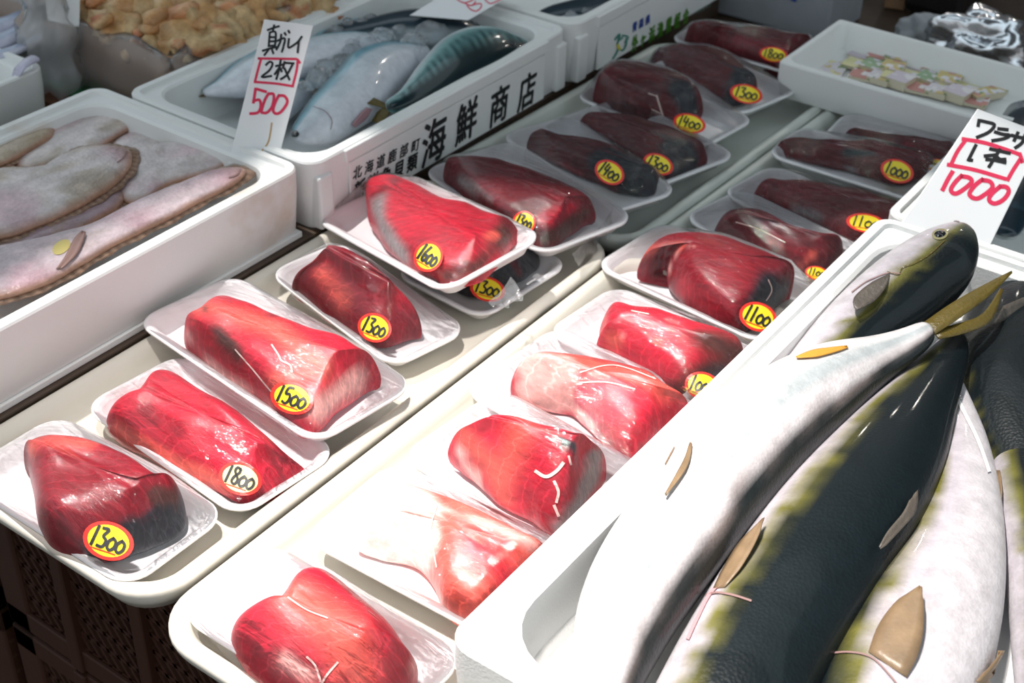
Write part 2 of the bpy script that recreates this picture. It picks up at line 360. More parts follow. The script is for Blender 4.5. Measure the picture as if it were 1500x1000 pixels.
# plank under the flounder box seen through its foot gap
pk = box('wooden_plank', -1.3, -.889, .05, 1.9, -.0315, -.0005, WOODB, bw=.002); tag(pk, 'dark brown wooden plank under the white foam boxes on the left', 'plank')

# packet box at the back right (thin smooth walls)
b0 = at(1147, 101, .045); 
CP = foam_crate('foam_box', 'smooth low white box of small paper packets, back right', -.665, -.30, 1.525, 1.705, -.001, .047, wall=.010, r=.006, floor=.008, groove=False, ri=.012)
# right-hand narrow foam box behind the big fish box
C6 = foam_crate('foam_box', 'white foam box with dark fish, far right behind the price card', -.388, .05, 1.20, 1.50, -.002, .072, wall=.022)
# ================================================================== TUNA PACKS
FLESH = {'red': (.46, .010, .030), 'crim': (.235, .006, .016), 'dark': (.115, .007, .012), 'maroon': (.17, .008, .015), 'salmon': (.66, .10, .075), 'pale': (.80, .42, .38), 'white': (.85, .66, .60), 'skin': (.020, .022, .030), 'brown': (.09, .025, .02), 'silver': (.28, .24, .24)}  # dark flesh also paints in the shade over the back packs
def lerp3(a, b, t): return tuple(a[i]*(1-t)+b[i]*t for i in range(3))
PACK_GROUP = 'film-wrapped tuna packs with price stickers'
def ell_pts(cx, cy, rx, ry, ang, rr_, n):
    a = math.radians(ang); ca, sa = math.cos(a), math.sin(a)
    return [(cx+ca*rx*rr_*math.cos(2*math.pi*i/n)-sa*ry*rr_*math.sin(2*math.pi*i/n), cy+sa*rx*rr_*math.cos(2*math.pi*i/n)+ca*ry*rr_*math.sin(2*math.pi*i/n)) for i in range(n)]
DIG = {'1': [[(.35, 1), (.15, 0)]],
 '3': [[(.1, .95), (.6, .95), (.3, .58), (.6, .4), (.45, .05), (0, .05)]],
 '4': [[(.22, 1), (.05, .45), (.6, .5)], [(.55, .85), (.33, 0)]],
 '5': [[(.7, 1), (.25, .95), (.12, .58), (.5, .6), (.6, .3), (.35, 0), (0, .08)]],
 '6': [[(.5, 1), (.12, .5), (.1, .15), (.35, 0), (.62, .2), (.5, .45), (.15, .35)]],
 '8': [[(.65, .9), (.3, 1), (.15, .75), (.6, .35), (.45, .02), (.1, .12), (.2, .42), (.6, .75), (.55, .98)]],
 '0': [[(.4, .62), (.1, .4), (.1, .1), (.38, 0), (.66, .2), (.66, .48), (.38, .62)]]}
def strokes_for(txt):
    out = []; x = 0
    for ch in txt:
        for s_ in DIG[ch]:
            out.append([(x+p[0]*1.0, p[1]) for p in s_])
        x += .62 if ch == '1' else .74
    return out, x
def ribbon(px_pts, w, caster, lift):
    """pixel polyline -> V,F of a ribbon lying on the surface"""
    P = px_pts
    if len(P) > 2: P = catmull([list(p) for p in P], len(P)*5, closed=False)
    else: P = [[P[0][0]*(1-q/9)+P[1][0]*q/9, P[0][1]*(1-q/9)+P[1][1]*q/9] for q in range(10)]
    V = []; F_ = []
    for i, p in enumerate(P):
        a = P[max(0, i-1)]; b = P[min(len(P)-1, i+1)]
        dx, dy = b[0]-a[0], b[1]-a[1]; l = math.hypot(dx, dy) or 1; nx, ny = -dy/l*w/2, dx/l*w/2
        e = (dx/l*w*.3)*(-1 if i == 0 else (1 if i == len(P)-1 else 0)), (dy/l*w*.3)*(-1 if i == 0 else (1 if i == len(P)-1 else 0))
        for s_ in (-1, 1):
            h = caster(p[0]+nx*s_+e[0], p[1]+ny*s_+e[1], lift)
            if h is None: return [], []
            V.append(h)
    for i in range(len(P)-1): F_.append((2*i, 2*i+1, 2*i+3, 2*i+2))
    return V, F_
def write(name, strokes, w, caster, lift, mat, parent):
    V = []; F_ = []
    for s_ in strokes:
        ww = w
        v, f = ribbon(s_, ww, caster, lift); o_ = len(V); V += v; F_ += [tuple(q+o_ for q in ff) for ff in f]; lift += .00002
    if not V: return None
    return mk(name, V, F_, mat, parent, smooth=False)

def bvh_caster(bvhs, fallback=None):
    def c(px, py, lift=0.0):
        d = ray(px, py); best = None
        for bv in bvhs:
            h = bv.ray_cast(CAM, d)
            if h[0] is not None and (best is None or h[3] < best[2]): best = (h[0], h[1], h[3])
        if best is None: return fallback(px, py, lift) if fallback else None
        n = best[1]
        if n.dot(d) > 0: n = -n
        return best[0]+n*lift*.5-d*lift*.6
    return c
ARIM = .0 
def tuna_pack(label, T4, zs, outline, h, base, blobs=(), sticker=None, crown=.07, rim_h=.018, seed=0, veins=(), filmlift=.0015, shoulder=.010, noise_a=.0040, wrap=True):
    """T4: px of far-, right-, near-, left- corners of the tray rim, zs their heights; outline: (px,py,'f'|'n'[,hfac])"""
    Pt = [at(p[0], p[1], z) for p, z in zip(T4, zs)]
    c = sum(Pt, Vector())/4
    u = ((Pt[1]+Pt[2])-(Pt[0]+Pt[3])).normalized(); v0 = ((Pt[0]+Pt[1])-(Pt[2]+Pt[3])).normalized()
    n = u.cross(v0).normalized(); v = n.cross(u).normalized()
    hx = ((Pt[1]+Pt[2])-(Pt[0]+Pt[3])).length/4; hy = abs(((Pt[0]+Pt[1])-(Pt[2]+Pt[3])).dot(v))/4
    O = c.copy(); root = thing('tuna_pack', label, 'packed fish', O-n*rim_h, PACK_GROUP)
    prof = [(.020, -rim_h), (.013, -rim_h+.002), (.006, -.006), (.003, -.0035), (.0, -.0035), (-.0005, -.0015), (.0015, .0), (.0045, .0), (.0062, -.0015), (.008, -.0028), (.0095, -.004), (.014, -rim_h+.005), (.019, -rim_h+.0025), (.028, -rim_h+.002)]
    loft_rr('foam_tray', O, u, v, n, hx, hy, .024, prof, PSTRAY, root, k=7)
    floorz = -rim_h+.0025
    pl_f = Plane(O+n*floorz, n); 
    # block footprint
    pts = []
    NN = 72
    raw = catmull([[q[0], q[1], 0, (q[3] if len(q) > 3 else 1.0), (q[3] if len(q) > 3 else 1.0)*.84 if q[2] == 'f' else .12] for q in outline], NN)
    fr_ = [r_[4] for r_ in raw]
    for _ in range(5): fr_ = [(fr_[i-1]+fr_[i]*2+fr_[(i+1) % NN])/4 for i in range(NN)]
    for r_, fz in zip(raw, fr_):
        d = Plane(O+n*(floorz+h*fz), n).hit(r_[0], r_[1])-O; pts.append([d.dot(u), d.dot(v), 0, r_[3]])
    for _ in range(2): pts = [[(pts[i-1][k]+pts[i][k]*4+pts[(i+1) % NN][k])/6 for k in range(4)] for i in range(NN)]
    ca = sum(p[0] for p in pts)/NN; cb = sum(p[1] for p in pts)/NN
    hm = sum(p[3] for p in pts)/NN
    sxx = sum((p[0]-ca)**2 for p in pts); syy = sum((p[1]-cb)**2 for p in pts); sxy = sum((p[0]-ca)*(p[1]-cb) for p in pts)
    an = .5*math.atan2(2*sxy, sxx-syy); ax, ay = math.cos(an), math.sin(an)
    LM = max(abs((p[0]-ca)*ax+(p[1]-cb)*ay) for p in pts)
    WM = max(abs(-(p[0]-ca)*ay+(p[1]-cb)*ax) for p in pts); SL = max(0, LM-WM*.85)
    tg = []
    for p in pts:
        tt = max(-SL, min(SL, ((p[0]-ca)*ax+(p[1]-cb)*ay)*.8)); tg.append((ca+ax*tt, cb+ay*tt))
    rings = [(.003, 0.0), (.0, .10), (-.0008, .3), (.0, .52), (shoulder*.22, .72), (shoulder*.55, .87), (shoulder, .955)]
    inner = [0.12, .28, .45, .62, .78, .9]
    V = []; loc2 = []
    def add(a, b, z, edge):
        w0 = O+u*a+v*b+n*(floorz+z)
        nv = noise.noise_vector(w0*28+Vector((seed*3.1, 0, 0)))*noise_a + noise.noise_vector(w0*75+Vector((0, seed*2.3, 0)))*noise_a*.4
        if z <= 0: nv.z = 0; nv *= .5
        V.append(w0+nv)
    for ins, zf in rings:
        for p, (ga, gb) in zip(pts, tg):
            dx, dy = ga-p[0], gb-p[1]; l = math.hypot(dx, dy) or 1
            add(p[0]+dx/l*ins, p[1]+dy/l*ins, zf*h*p[3], 1)
    for s_ in inner:
        for p, (ga, gb) in zip(pts, tg):
            dx, dy = ga-p[0], gb-p[1]; l = math.hypot(dx, dy) or 1
            a0, b0_ = p[0]+dx/l*shoulder, p[1]+dy/l*shoulder
            hh = (p[3]*.955*(1-s_)+(hm*.955)*s_) + (crown+.045)*(1-(1-s_)**2)
            add(a0+(ga-a0)*s_, b0_+(gb-b0_)*s_, hh*h, 0)
    R_ = len(rings)+len(inner); F_ = ringfaces(NN, R_)
    for _ in range(6):   # relax the top so that no creases radiate from the middle
        V2 = list(V)
        for j in range(3, R_):
            for i in range(NN):
                a_ = V[j*NN+(i-1) % NN]+V[j*NN+(i+1) % NN]; b_ = V[(j-1)*NN+i]+(V[(j+1)*NN+i] if j < R_-1 else V[j*NN+i])
                w_ = .30 if j < 8 else .6
                V2[j*NN+i] = V[j*NN+i]*(1-w_)+(a_+b_)*(w_/4)
        V = V2
    V.append(sum(V[(R_-1)*NN:], Vector())/NN); ci = len(V)-1
    for i in range(NN): F_.append(((R_-1)*NN+i, (R_-1)*NN+(i+1) % NN, ci))
    F_.append(tuple(reversed(range(NN))))
    bv = BVHTree.FromPolygons(V, F_[:-1])
    def cb_(px, py):
        d = ray(px, py); hit = bv.ray_cast(CAM, d)
        return hit[0] if hit[0] is not None else Plane(O+n*(floorz+h*.5), n).hit(px, py)
    B = []
    for bl in blobs:   # (kind, [(px,py),...], radius m, softness)
        B.append((FLESH[bl[0]], [cb_(*p) for p in bl[1]], bl[2], bl[3] if len(bl) > 3 else .4))
    cols = []
    for w0 in V:
        nz = noise.noise(w0*22+Vector((seed, seed, 0))); nz2 = noise.noise(w0*9+Vector((0, seed, 4)))
        cc = tuple(x*(1+.30*nz+.25*nz2) for x in FLESH[base])
        for col, PP, rad, soft in B:
            dm = 9
            for i in range(len(PP)):
                if i == 0: dd = (w0-PP[0]).length
                else:
                    ab = PP[i]-PP[i-1]; t_ = max(0, min(1, (w0-PP[i-1]).dot(ab)/max(1e-9, ab.length_squared))); dd = (w0-PP[i-1]-ab*t_).length
                dm = min(dm, dd)
            dm += nz*.006
            t_ = max(0, min(1, (rad-dm)/(rad*soft)+.0)); t_ = t_*t_*(3-2*t_)
            cc = lerp3(cc, tuple(x*(1+.25*nz) for x in col), t_)
        cols.append(tuple(max(0, x) for x in cc))
    blk = mk('tuna_block', V, F_, MEAT, root, cols=cols); subsurf(blk, 1)
    # film: hull of the block and the rim
    bvf = bv
    if wrap:
        bm = bmesh.new()
        step = 2
        for j in range(1, R_):
            for i in range(0, NN, 2 if j > 6 else 1):
                p = V[j*NN+i]; out = (p-(O+u*ca+v*cb)).normalized(); bm.verts.new(p+out*filmlift+n*filmlift*.6)
        bm.verts.new(V[ci]+n*filmlift)
        for a, b in rr(hx-.001, hy-.001, .023, 5): bm.verts.new(O+u*a+v*b+n*.0004)
        r_ = bmesh.ops.convex_hull(bm, input=bm.verts)
        dele = [g for g in bm.verts if not g.link_faces]; bmesh.ops.delete(bm, geom=dele, context='VERTS')
        bmesh.ops.recalc_face_normals(bm, faces=bm.faces)
        dn = [f for f in bm.faces if f.normal.dot(n) < -.2]; bmesh.ops.delete(bm, geom=dn, context='FACES')
        bm.verts.ensure_lookup_table(); bm.verts.index_update()
        FV = [vv.co.copy() for vv in bm.verts]; FF = [tuple(vv.index for vv in f.verts) for f in bm.faces]; bm.free()
        fo = mk('cling_film', FV, FF, FILM, root, smooth=True); autosmooth(fo, 28)
        bvf = BVHTree.FromPolygons(FV, FF)
    cast = bvh_caster([bvf, bv], lambda px, py, lift: Plane(O+n*(floorz+h*.8), n).hit(px, py, lift))
    for vn in veins:
        write('fat_line', [vn[1]], vn[0], bvh_caster([bv]), .0010, simple_cache('fat_line', (.86, .62, .56)), root)
    if sticker:
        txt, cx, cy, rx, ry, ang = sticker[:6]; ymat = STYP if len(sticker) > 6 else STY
        n_ = 28; SV = []; 
        for rr_ in (1.0, .82, .5): SV += [cast(p[0], p[1], .0011) for p in ell_pts(cx, cy, rx, ry, ang, rr_, n_)]
        SV.append(cast(cx, cy, .0011)); SF = ringfaces(n_, 3)
        for i in range(n_): SF.append((2*n_+i, 2*n_+(i+1) % n_, 3*n_))
        if all(x is not None for x in SV):
            mi = [1]*n_+[0]*(n_*2)
            st = mk('price_sticker', SV, SF, [ymat, STR], root, matidx=mi, smooth=False)
            ss, wid = strokes_for(txt); a = math.radians(ang); sx = rx*1.35/wid; sy = ry*1.05
            tilt = -.12
            def tf(p):
                x, y = (p[0]-wid/2)*sx, -(p[1]-.42)*sy*(1.0) + tilt*0
                return (cx+math.cos(a)*x-math.sin(a)*y, cy+math.sin(a)*x+math.cos(a)*y)
            write('price_number', [[tf(p) for p in s_] for s_ in ss], ry*.155, cast, .0017, BLACK, st)
            write('red_underline', [[tf((wid*.08, -.12)), tf((wid*.8, -.14))]], ry*.06, cast, .0016, STR, st)
    return root
_mc = {}
def simple_cache(nm, col):
    if nm not in _mc: _mc[nm] = simple(nm, col, .4)
    return _mc[nm]
f, n = 'f', 'n'
# ---- left row, beige tray, near to far
tuna_pack('tuna pack at the lower left corner, dark red block with black skin end, sticker 1300',
 [(85,600),(338,755),(185,855),(-70,700)], (.004,.004,.004,.004),
 [(28,652,f,.75),(62,637,f,.9),(130,637,f,1),(195,662,f,1),(245,700,f,1),(268,738,n,.9),(272,772,n,.8),(225,800,n,.7),(150,822,n,.7),(72,806,n,.8),(56,755,n,.85),(46,700,n,.9)],
 .062, 'crim', [('skin', [(215,800),(262,745),(268,780)], .024,.35), ('skin', [(140,800),(190,780)], .016,.5), ('salmon', [(45,655),(130,650)], .014,.9), ('brown', [(230,722),(262,728)], .010,.6)],
 ('1300',159,792,38,28,18), seed=1)
tuna_pack('crimson tuna pack with a pale glaring sticker 1800, beside the lower left corner pack',
 [(262,506),(492,660),(357,756),(122,602)], (.004,.004,.004,.004),
 [(153,618,n,.8),(180,575,f,.9),(215,540,f,1),(245,527,f,1),(295,552,f,1.05),(375,608,f,1),(452,678,f,.45),(446,700,n,.45),(365,738,n,.6),(300,712,n,.7),(220,672,n,.8),(165,640,n,.8)],
 .052, 'red', [('crim', [(245,535),(330,580),(420,660)], .018,.8), ('salmon', [(170,630),(240,670),(330,715)], .010,.8), ('crim',[(215,600),(260,630)],.014,.8)],
 ('1800',352,701,32,24,18,1), seed=2, shoulder=.018)
tuna_pack('tuna pack with sticker 1500, long bright red block with a dark vein',
 [(326,386),(596,556),(478,656),(212,484)], (.020,.022,.022,.020),
 [(268,492,n,.8),(280,462,f,.9),(300,434,f,1),(335,428,f,1),(420,463,f,1.05),(500,490,f,1.05),(552,520,f,.95),(552,560,n,.9),(500,600,n,.8),(445,640,n,.6),(395,600,n,.8),(330,560,n,.9),(285,525,n,.9)],
 .056, 'red', [('salmon', [(300,450),(400,480),(470,540),(410,560)], .020,1.0), ('brown', [(300,450),(330,500),(350,520)], .0075,.7), ('pale', [(520,560),(470,600)], .018,.7), ('pale', [(275,495),(330,555),(400,605)], .007,.9), ('crim',[(400,460),(520,495)],.010,.9)],
 ('1500',428,583,32,23,18), seed=3, veins=[(2.0,[(345,512),(370,540),(395,570),(415,590)]),(2.2,[(398,505),(408,520),(412,528),(425,535),(428,545)])])
tuna_pack('tuna pack with round domed red block and sticker 1300, nearest the flounder box corner',
 [(503,348),(690,487),(574,532),(388,400)], (.010,.004,.004,.008),
 [(430,428,n,.8),(434,395,f,.9),(462,366,f,1),(520,355,f,1.1),(560,380,f,1.1),(602,420,f,.95),(620,462,f,.6),(608,490,n,.6),(562,508,n,.7),(510,488,n,.8),(465,460,n,.9)],
 .060, 'crim', [('salmon', [(470,400),(500,440)], .018,1.0), ('red', [(520,365),(590,430)], .02,.9), ('maroon', [(610,470),(600,500)], .012,.8)],
 ('1300',549,480,25,21,20), crown=.25, shoulder=.022, seed=4)
tuna_pack('tuna pack half hidden under the 1600 pack, black-skinned block, sticker 1300 cut off above',
 [(720,325),(832,388),(712,462),(560,400)], (.002,.002,.002,.002),
 [(640,400,n,.9),(680,350,f,1),(730,345,f,1),(775,355,f,1),(792,390,n,.9),(745,420,n,.8),(690,435,n,.8)],
 .034, 'skin', [('dark', [(745,375),(760,400)], .008,.8)], ('1300',714,424,26,18,14), seed=6)
tuna_pack('tilted tuna pack with sticker 1600 resting on another pack, wedge of bright crimson flesh',
 [(572,245),(782,330),(664,445),(486,328)], (.030,.062,.058,.012),
 [(538,292,n,.8),(553,262,f,.95),(585,254,f,1),(630,275,f,.8),(700,300,f,.8),(752,318,f,.8),(760,345,n,.7),(715,400,n,.6),(665,418,n,.6),(620,405,n,.7),(570,370,n,.8),(545,330,n,.9)],
 .044, 'red', [('silver', [(552,285),(560,330),(590,375)], .016,.9), ('crim', [(548,285),(580,262)], .012,.9), ('brown', [(745,335),(700,390),(650,405)], .014,.9), ('maroon', [(740,318),(755,330)], .008,.8), ('salmon', [(725,345),(640,400)], .006,.9)],
 ('1600',628,376,21,23,30), seed=5)
tuna_pack('tuna pack with a long wine-red block behind the tilted 1600 pack, sticker half hidden',
 [(735,188),(902,305),(824,388),(630,265)], (.022,.028,.026,.018),
 [(648,262,n,.8),(660,234,f,.95),(690,223,f,1),(760,240,f,1),(840,268,f,1),(872,292,f,.95),(862,325,n,.85),(800,368,n,.8),(740,345,n,.8),(690,310,n,.9)],
 .046, 'maroon', [('red', [(800,320),(840,300)], .014,1), ('brown', [(860,310),(800,355)], .012,.8), ('silver', [(672,262),(720,290)], .008,1.0)],
 ('1300',768,326,17,17,20), seed=7)
P7 = [o_ for o_ in COL.objects if o_.get('label', '').startswith('tuna pack with a long wine-red')][0]
P5 = [o_ for o_ in COL.objects if o_.get('label', '').startswith('tilted tuna pack')][0]
def film_fold(root, A, B, zA, zB):
    n_ = 14; PA = catmull([[*p, z] for p, z in zip(A, zA)], n_, closed=False); PB = catmull([[*p, z] for p, z in zip(B, zB)], n_, closed=False); V = []
    for i in range(n_):
        for j in range(5):
            t_ = j/4; q = [PA[i][k]*(1-t_)+PB[i][k]*t_ for k in range(3)]; V.append(at(*q)+noise.noise_vector(Vector((i*.6, j*.7, len(A))))*.006*t_)
    mk('loose_film', V, [(i*5+j, i*5+j+1, (i+1)*5+j+1, (i+1)*5+j) for i in range(n_-1) for j in range(4)], BAG, root)
film_fold(P7, [(838,372),(862,350),(884,325),(900,302)], [(848,392),(868,372),(882,352),(897,330)], [.026]*4, [.004, .0, .002, .012])
film_fold(P5, [(715,442),(735,425),(748,405)], [(722,450),(758,442),(770,436)], [.055]*3, [.050, .048, .050])
# ---- upper left tray (in shade, some of it put into the darker base flesh)
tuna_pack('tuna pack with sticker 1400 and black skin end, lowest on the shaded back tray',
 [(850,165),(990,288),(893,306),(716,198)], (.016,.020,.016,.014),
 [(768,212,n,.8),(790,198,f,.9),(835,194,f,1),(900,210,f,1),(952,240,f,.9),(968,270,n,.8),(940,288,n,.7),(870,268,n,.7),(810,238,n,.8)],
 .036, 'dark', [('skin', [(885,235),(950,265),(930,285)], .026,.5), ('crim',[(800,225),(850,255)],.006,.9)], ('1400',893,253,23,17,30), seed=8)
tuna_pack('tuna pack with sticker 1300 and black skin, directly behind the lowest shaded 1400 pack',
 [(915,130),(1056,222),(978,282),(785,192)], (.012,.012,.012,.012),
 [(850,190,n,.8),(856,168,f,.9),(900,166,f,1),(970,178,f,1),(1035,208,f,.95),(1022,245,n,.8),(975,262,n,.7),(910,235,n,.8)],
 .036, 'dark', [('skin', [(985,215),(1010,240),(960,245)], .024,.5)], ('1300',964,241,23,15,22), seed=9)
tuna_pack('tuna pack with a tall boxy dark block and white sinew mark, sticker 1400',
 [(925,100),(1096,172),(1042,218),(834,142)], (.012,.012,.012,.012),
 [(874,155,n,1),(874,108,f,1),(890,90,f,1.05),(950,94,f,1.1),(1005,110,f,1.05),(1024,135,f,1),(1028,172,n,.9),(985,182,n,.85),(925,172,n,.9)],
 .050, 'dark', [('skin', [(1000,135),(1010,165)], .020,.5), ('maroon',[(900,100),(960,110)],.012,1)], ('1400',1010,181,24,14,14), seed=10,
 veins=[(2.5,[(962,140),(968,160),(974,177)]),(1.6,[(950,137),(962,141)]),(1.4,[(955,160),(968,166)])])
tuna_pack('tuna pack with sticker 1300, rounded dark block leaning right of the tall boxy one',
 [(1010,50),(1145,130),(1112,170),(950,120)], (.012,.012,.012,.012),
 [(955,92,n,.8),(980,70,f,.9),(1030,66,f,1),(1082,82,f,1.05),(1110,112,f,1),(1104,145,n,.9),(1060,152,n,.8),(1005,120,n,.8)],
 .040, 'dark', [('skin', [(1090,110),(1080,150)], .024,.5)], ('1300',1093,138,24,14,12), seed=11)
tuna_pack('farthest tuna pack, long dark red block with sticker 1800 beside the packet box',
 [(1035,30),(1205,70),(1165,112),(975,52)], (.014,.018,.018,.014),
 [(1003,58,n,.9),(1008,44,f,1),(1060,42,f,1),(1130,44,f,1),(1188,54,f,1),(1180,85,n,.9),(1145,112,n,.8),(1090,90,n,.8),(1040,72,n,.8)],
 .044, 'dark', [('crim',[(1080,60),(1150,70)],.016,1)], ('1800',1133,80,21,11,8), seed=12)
# ---- middle row
tuna_pack('tuna pack at the bottom edge, big salmon-red block with a fold, no sticker in view',
 [(392,786),(690,962),(555,1085),(258,900)], (.004,.004,.004,.004),
 [(340,955,n,.8),(352,925,n,.9),(395,868,f,.95),(440,820,f,1),(480,815,f,1),(545,865,f,1),(600,925,f,.95),(612,1000,n,.8),(560,1050,n,.8),(470,1050,n,.7),(385,1010,n,.7)],
 .058, 'red', [('salmon', [(430,870),(500,930),(520,990)], .03,1.0), ('pale', [(510,845),(580,920),(610,980)], .013,.9), ('pale', [(410,960),(460,1000)], .008,.9), ('crim',[(375,950),(430,955),(520,1000)],.004,.9)],
 None, seed=13, shoulder=.02, veins=[(3,[(450,962),(462,975),(470,998)]),(3,[(495,970),(478,990),(470,1005)]),(2,[(422,875),(450,893),(480,905)])])
tuna_pack('tuna pack second from the bottom, block half white belly and half salmon red',
 [(575,672),(845,800),(708,930),(440,785)], (.004,.004,.004,.004),
 [(520,800,n,.6),(528,745,f,.8),(548,706,f,.9),(600,706,f,.9),(680,730,f,1),(750,765,f,1),(812,800,f,1),(770,865,n,.8),(700,922,n,.7),(650,895,n,.8),(630,850,n,.8),(600,820,n,.7),(555,815,n,.6)],
 .052, 'salmon', [('white', [(545,730),(600,760),(550,790),(610,790)], .030,.4), ('red', [(700,800),(740,850)], .03,1.0), ('pale', [(645,745),(720,770),(780,800)], .008,.9), ('pale', [(645,880),(690,912)], .008,.9)],
 ('1000',722,893,20,14,15), seed=14, veins=[(2,[(640,740),(632,770),(635,800),(640,830)])])
tuna_pack('tuna pack with a rounded salmon block, grey meshed skin and white strings on its end',
 [(730,560),(955,690),(830,812),(585,672)], (.004,.004,.004,.004),
 [(657,672,n,.8),(672,632,f,.9),(705,606,f,1),(780,612,f,1.05),(850,636,f,1.05),(882,658,f,1),(888,695,n,.9),(868,735,n,.85),(820,782,n,.8),(760,752,n,.8),(700,712,n,.85)],
 .062, 'red', [('salmon', [(680,640),(720,680),(740,730)], .018,1.0), ('pale', [(672,660),(700,705)], .008,.8), ('silver', [(872,680),(850,740),(830,770)], .017,.5), ('skin', [(828,648),(842,655)], .006,.8), ('salmon',[(760,630),(740,690)],.025,1.2)],
 None, crown=.22, shoulder=.016, seed=15, veins=[(5,[(785,690),(800,698),(815,690),(825,678)]),(4,[(812,705),(818,720),(815,735)]),(3,[(833,668),(836,680)]),(4,[(812,740),(818,755)])])
tuna_pack('tuna pack with white fatty square at its left end and streaked rose flesh',
 [(800,462),(1065,600),(945,712),(690,585)], (.004,.004,.004,.004),
 [(755,580,n,.75),(753,530,f,.9),(780,516,f,1),(850,518,f,1),(920,530,f,1),(975,556,f,1),(1018,588,f,1),(985,625,n,.85),(932,668,n,.8),(880,645,n,.8),(838,605,n,.8),(800,600,n,.75)],
 .052, 'red', [('salmon', [(800,520),(900,540),(980,570)], .022,1.0), ('pale', [(775,535),(820,545),(775,575),(815,585)], .018,.4), ('pale', [(835,545),(830,590),(870,630)], .006,.8), ('brown', [(940,660),(970,640)], .007,.8)],
 ('1000',960,700,16,12,15), seed=16, veins=[(1.6,[(850,545),(900,535),(960,555)]),(1.6,[(850,560),(890,560),(930,570)])])
tuna_pack('red tuna pack fading to dark skin, its sticker half hidden by the fish box',
 [(895,415),(1150,525),(1060,620),(805,485)], (.004,.004,.004,.004),
 [(876,515,n,.8),(884,470,f,.9),(884,438,f,1),(930,442,f,1),(1000,462,f,1),(1065,480,f,1),(1098,508,f,.95),(1060,558,n,.8),(1000,585,n,.7),(945,548,n,.8)],
 .052, 'red', [('brown', [(1040,500),(1080,520),(1000,575)], .026,.9), ('skin', [(1030,560),(1060,545)], .016,.8), ('pale', [(930,445),(915,490)], .003,.8), ('salmon',[(890,450),(900,500)],.014,1)],
 ('1000',1029,565,26,20,16), seed=17, veins=[(3,[(930,448),(922,470),(912,495)]),(1.6,[(925,455),(950,460)])])
tuna_pack('tuna pack with hooked crimson block and black skin corner, sticker 1100',
 [(955,315),(1215,425),(1120,505),(886,396)], (.008,.008,.008,.008),
 [(936,368,f,.8),(960,345,f,.95),(1005,336,f,1),(1075,346,f,1),(1135,372,f,1),(1160,395,f,1),(1160,430,n,.9),(1120,470,n,.85),(1075,490,n,.75),(1010,455,n,.9),(980,420,n,.9),(976,392,n,.9),(945,402,n,.8)],
 .056, 'crim', [('skin', [(1130,425),(1110,460),(1145,430)], .026,.5), ('salmon', [(945,370),(1000,360)], .008,1), ('pale', [(978,400),(985,375),(1015,360)], .004,.8), ('red',[(1000,420),(1060,450)],.018,1)],
 ('1100',1110,464,28,21,20), seed=18, veins=[(1.5,[(1125,410),(1130,425),(1122,440)])])
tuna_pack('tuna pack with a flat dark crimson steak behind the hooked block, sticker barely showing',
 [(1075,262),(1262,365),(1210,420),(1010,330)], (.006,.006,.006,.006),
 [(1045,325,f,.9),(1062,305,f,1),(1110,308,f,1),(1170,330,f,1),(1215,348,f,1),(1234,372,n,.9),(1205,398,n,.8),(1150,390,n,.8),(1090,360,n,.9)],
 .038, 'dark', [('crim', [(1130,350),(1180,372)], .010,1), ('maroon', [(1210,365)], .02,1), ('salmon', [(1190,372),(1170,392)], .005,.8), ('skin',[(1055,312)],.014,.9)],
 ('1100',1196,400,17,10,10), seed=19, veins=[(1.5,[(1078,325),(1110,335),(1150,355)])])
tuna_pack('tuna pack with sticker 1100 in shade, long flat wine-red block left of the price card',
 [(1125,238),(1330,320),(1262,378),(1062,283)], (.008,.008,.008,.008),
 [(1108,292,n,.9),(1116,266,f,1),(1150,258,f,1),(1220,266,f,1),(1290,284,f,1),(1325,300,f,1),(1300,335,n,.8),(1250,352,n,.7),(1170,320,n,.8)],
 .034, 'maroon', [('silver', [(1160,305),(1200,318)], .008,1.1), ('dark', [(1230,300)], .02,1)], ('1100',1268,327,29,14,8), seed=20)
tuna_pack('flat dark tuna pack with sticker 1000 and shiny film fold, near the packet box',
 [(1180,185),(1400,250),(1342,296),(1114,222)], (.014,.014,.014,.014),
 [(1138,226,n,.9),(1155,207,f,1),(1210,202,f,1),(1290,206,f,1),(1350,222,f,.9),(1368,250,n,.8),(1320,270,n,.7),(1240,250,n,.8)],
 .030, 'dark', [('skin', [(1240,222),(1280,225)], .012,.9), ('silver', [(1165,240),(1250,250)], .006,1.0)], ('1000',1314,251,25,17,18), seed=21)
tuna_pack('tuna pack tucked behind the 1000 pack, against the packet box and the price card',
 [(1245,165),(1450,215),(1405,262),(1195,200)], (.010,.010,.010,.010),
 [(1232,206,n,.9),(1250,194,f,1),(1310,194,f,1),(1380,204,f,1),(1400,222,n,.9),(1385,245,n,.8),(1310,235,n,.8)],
 .028, 'dark', [('crim', [(1330,215)], .015,1)], ('1000',1372,242,20,9,8), seed=22)
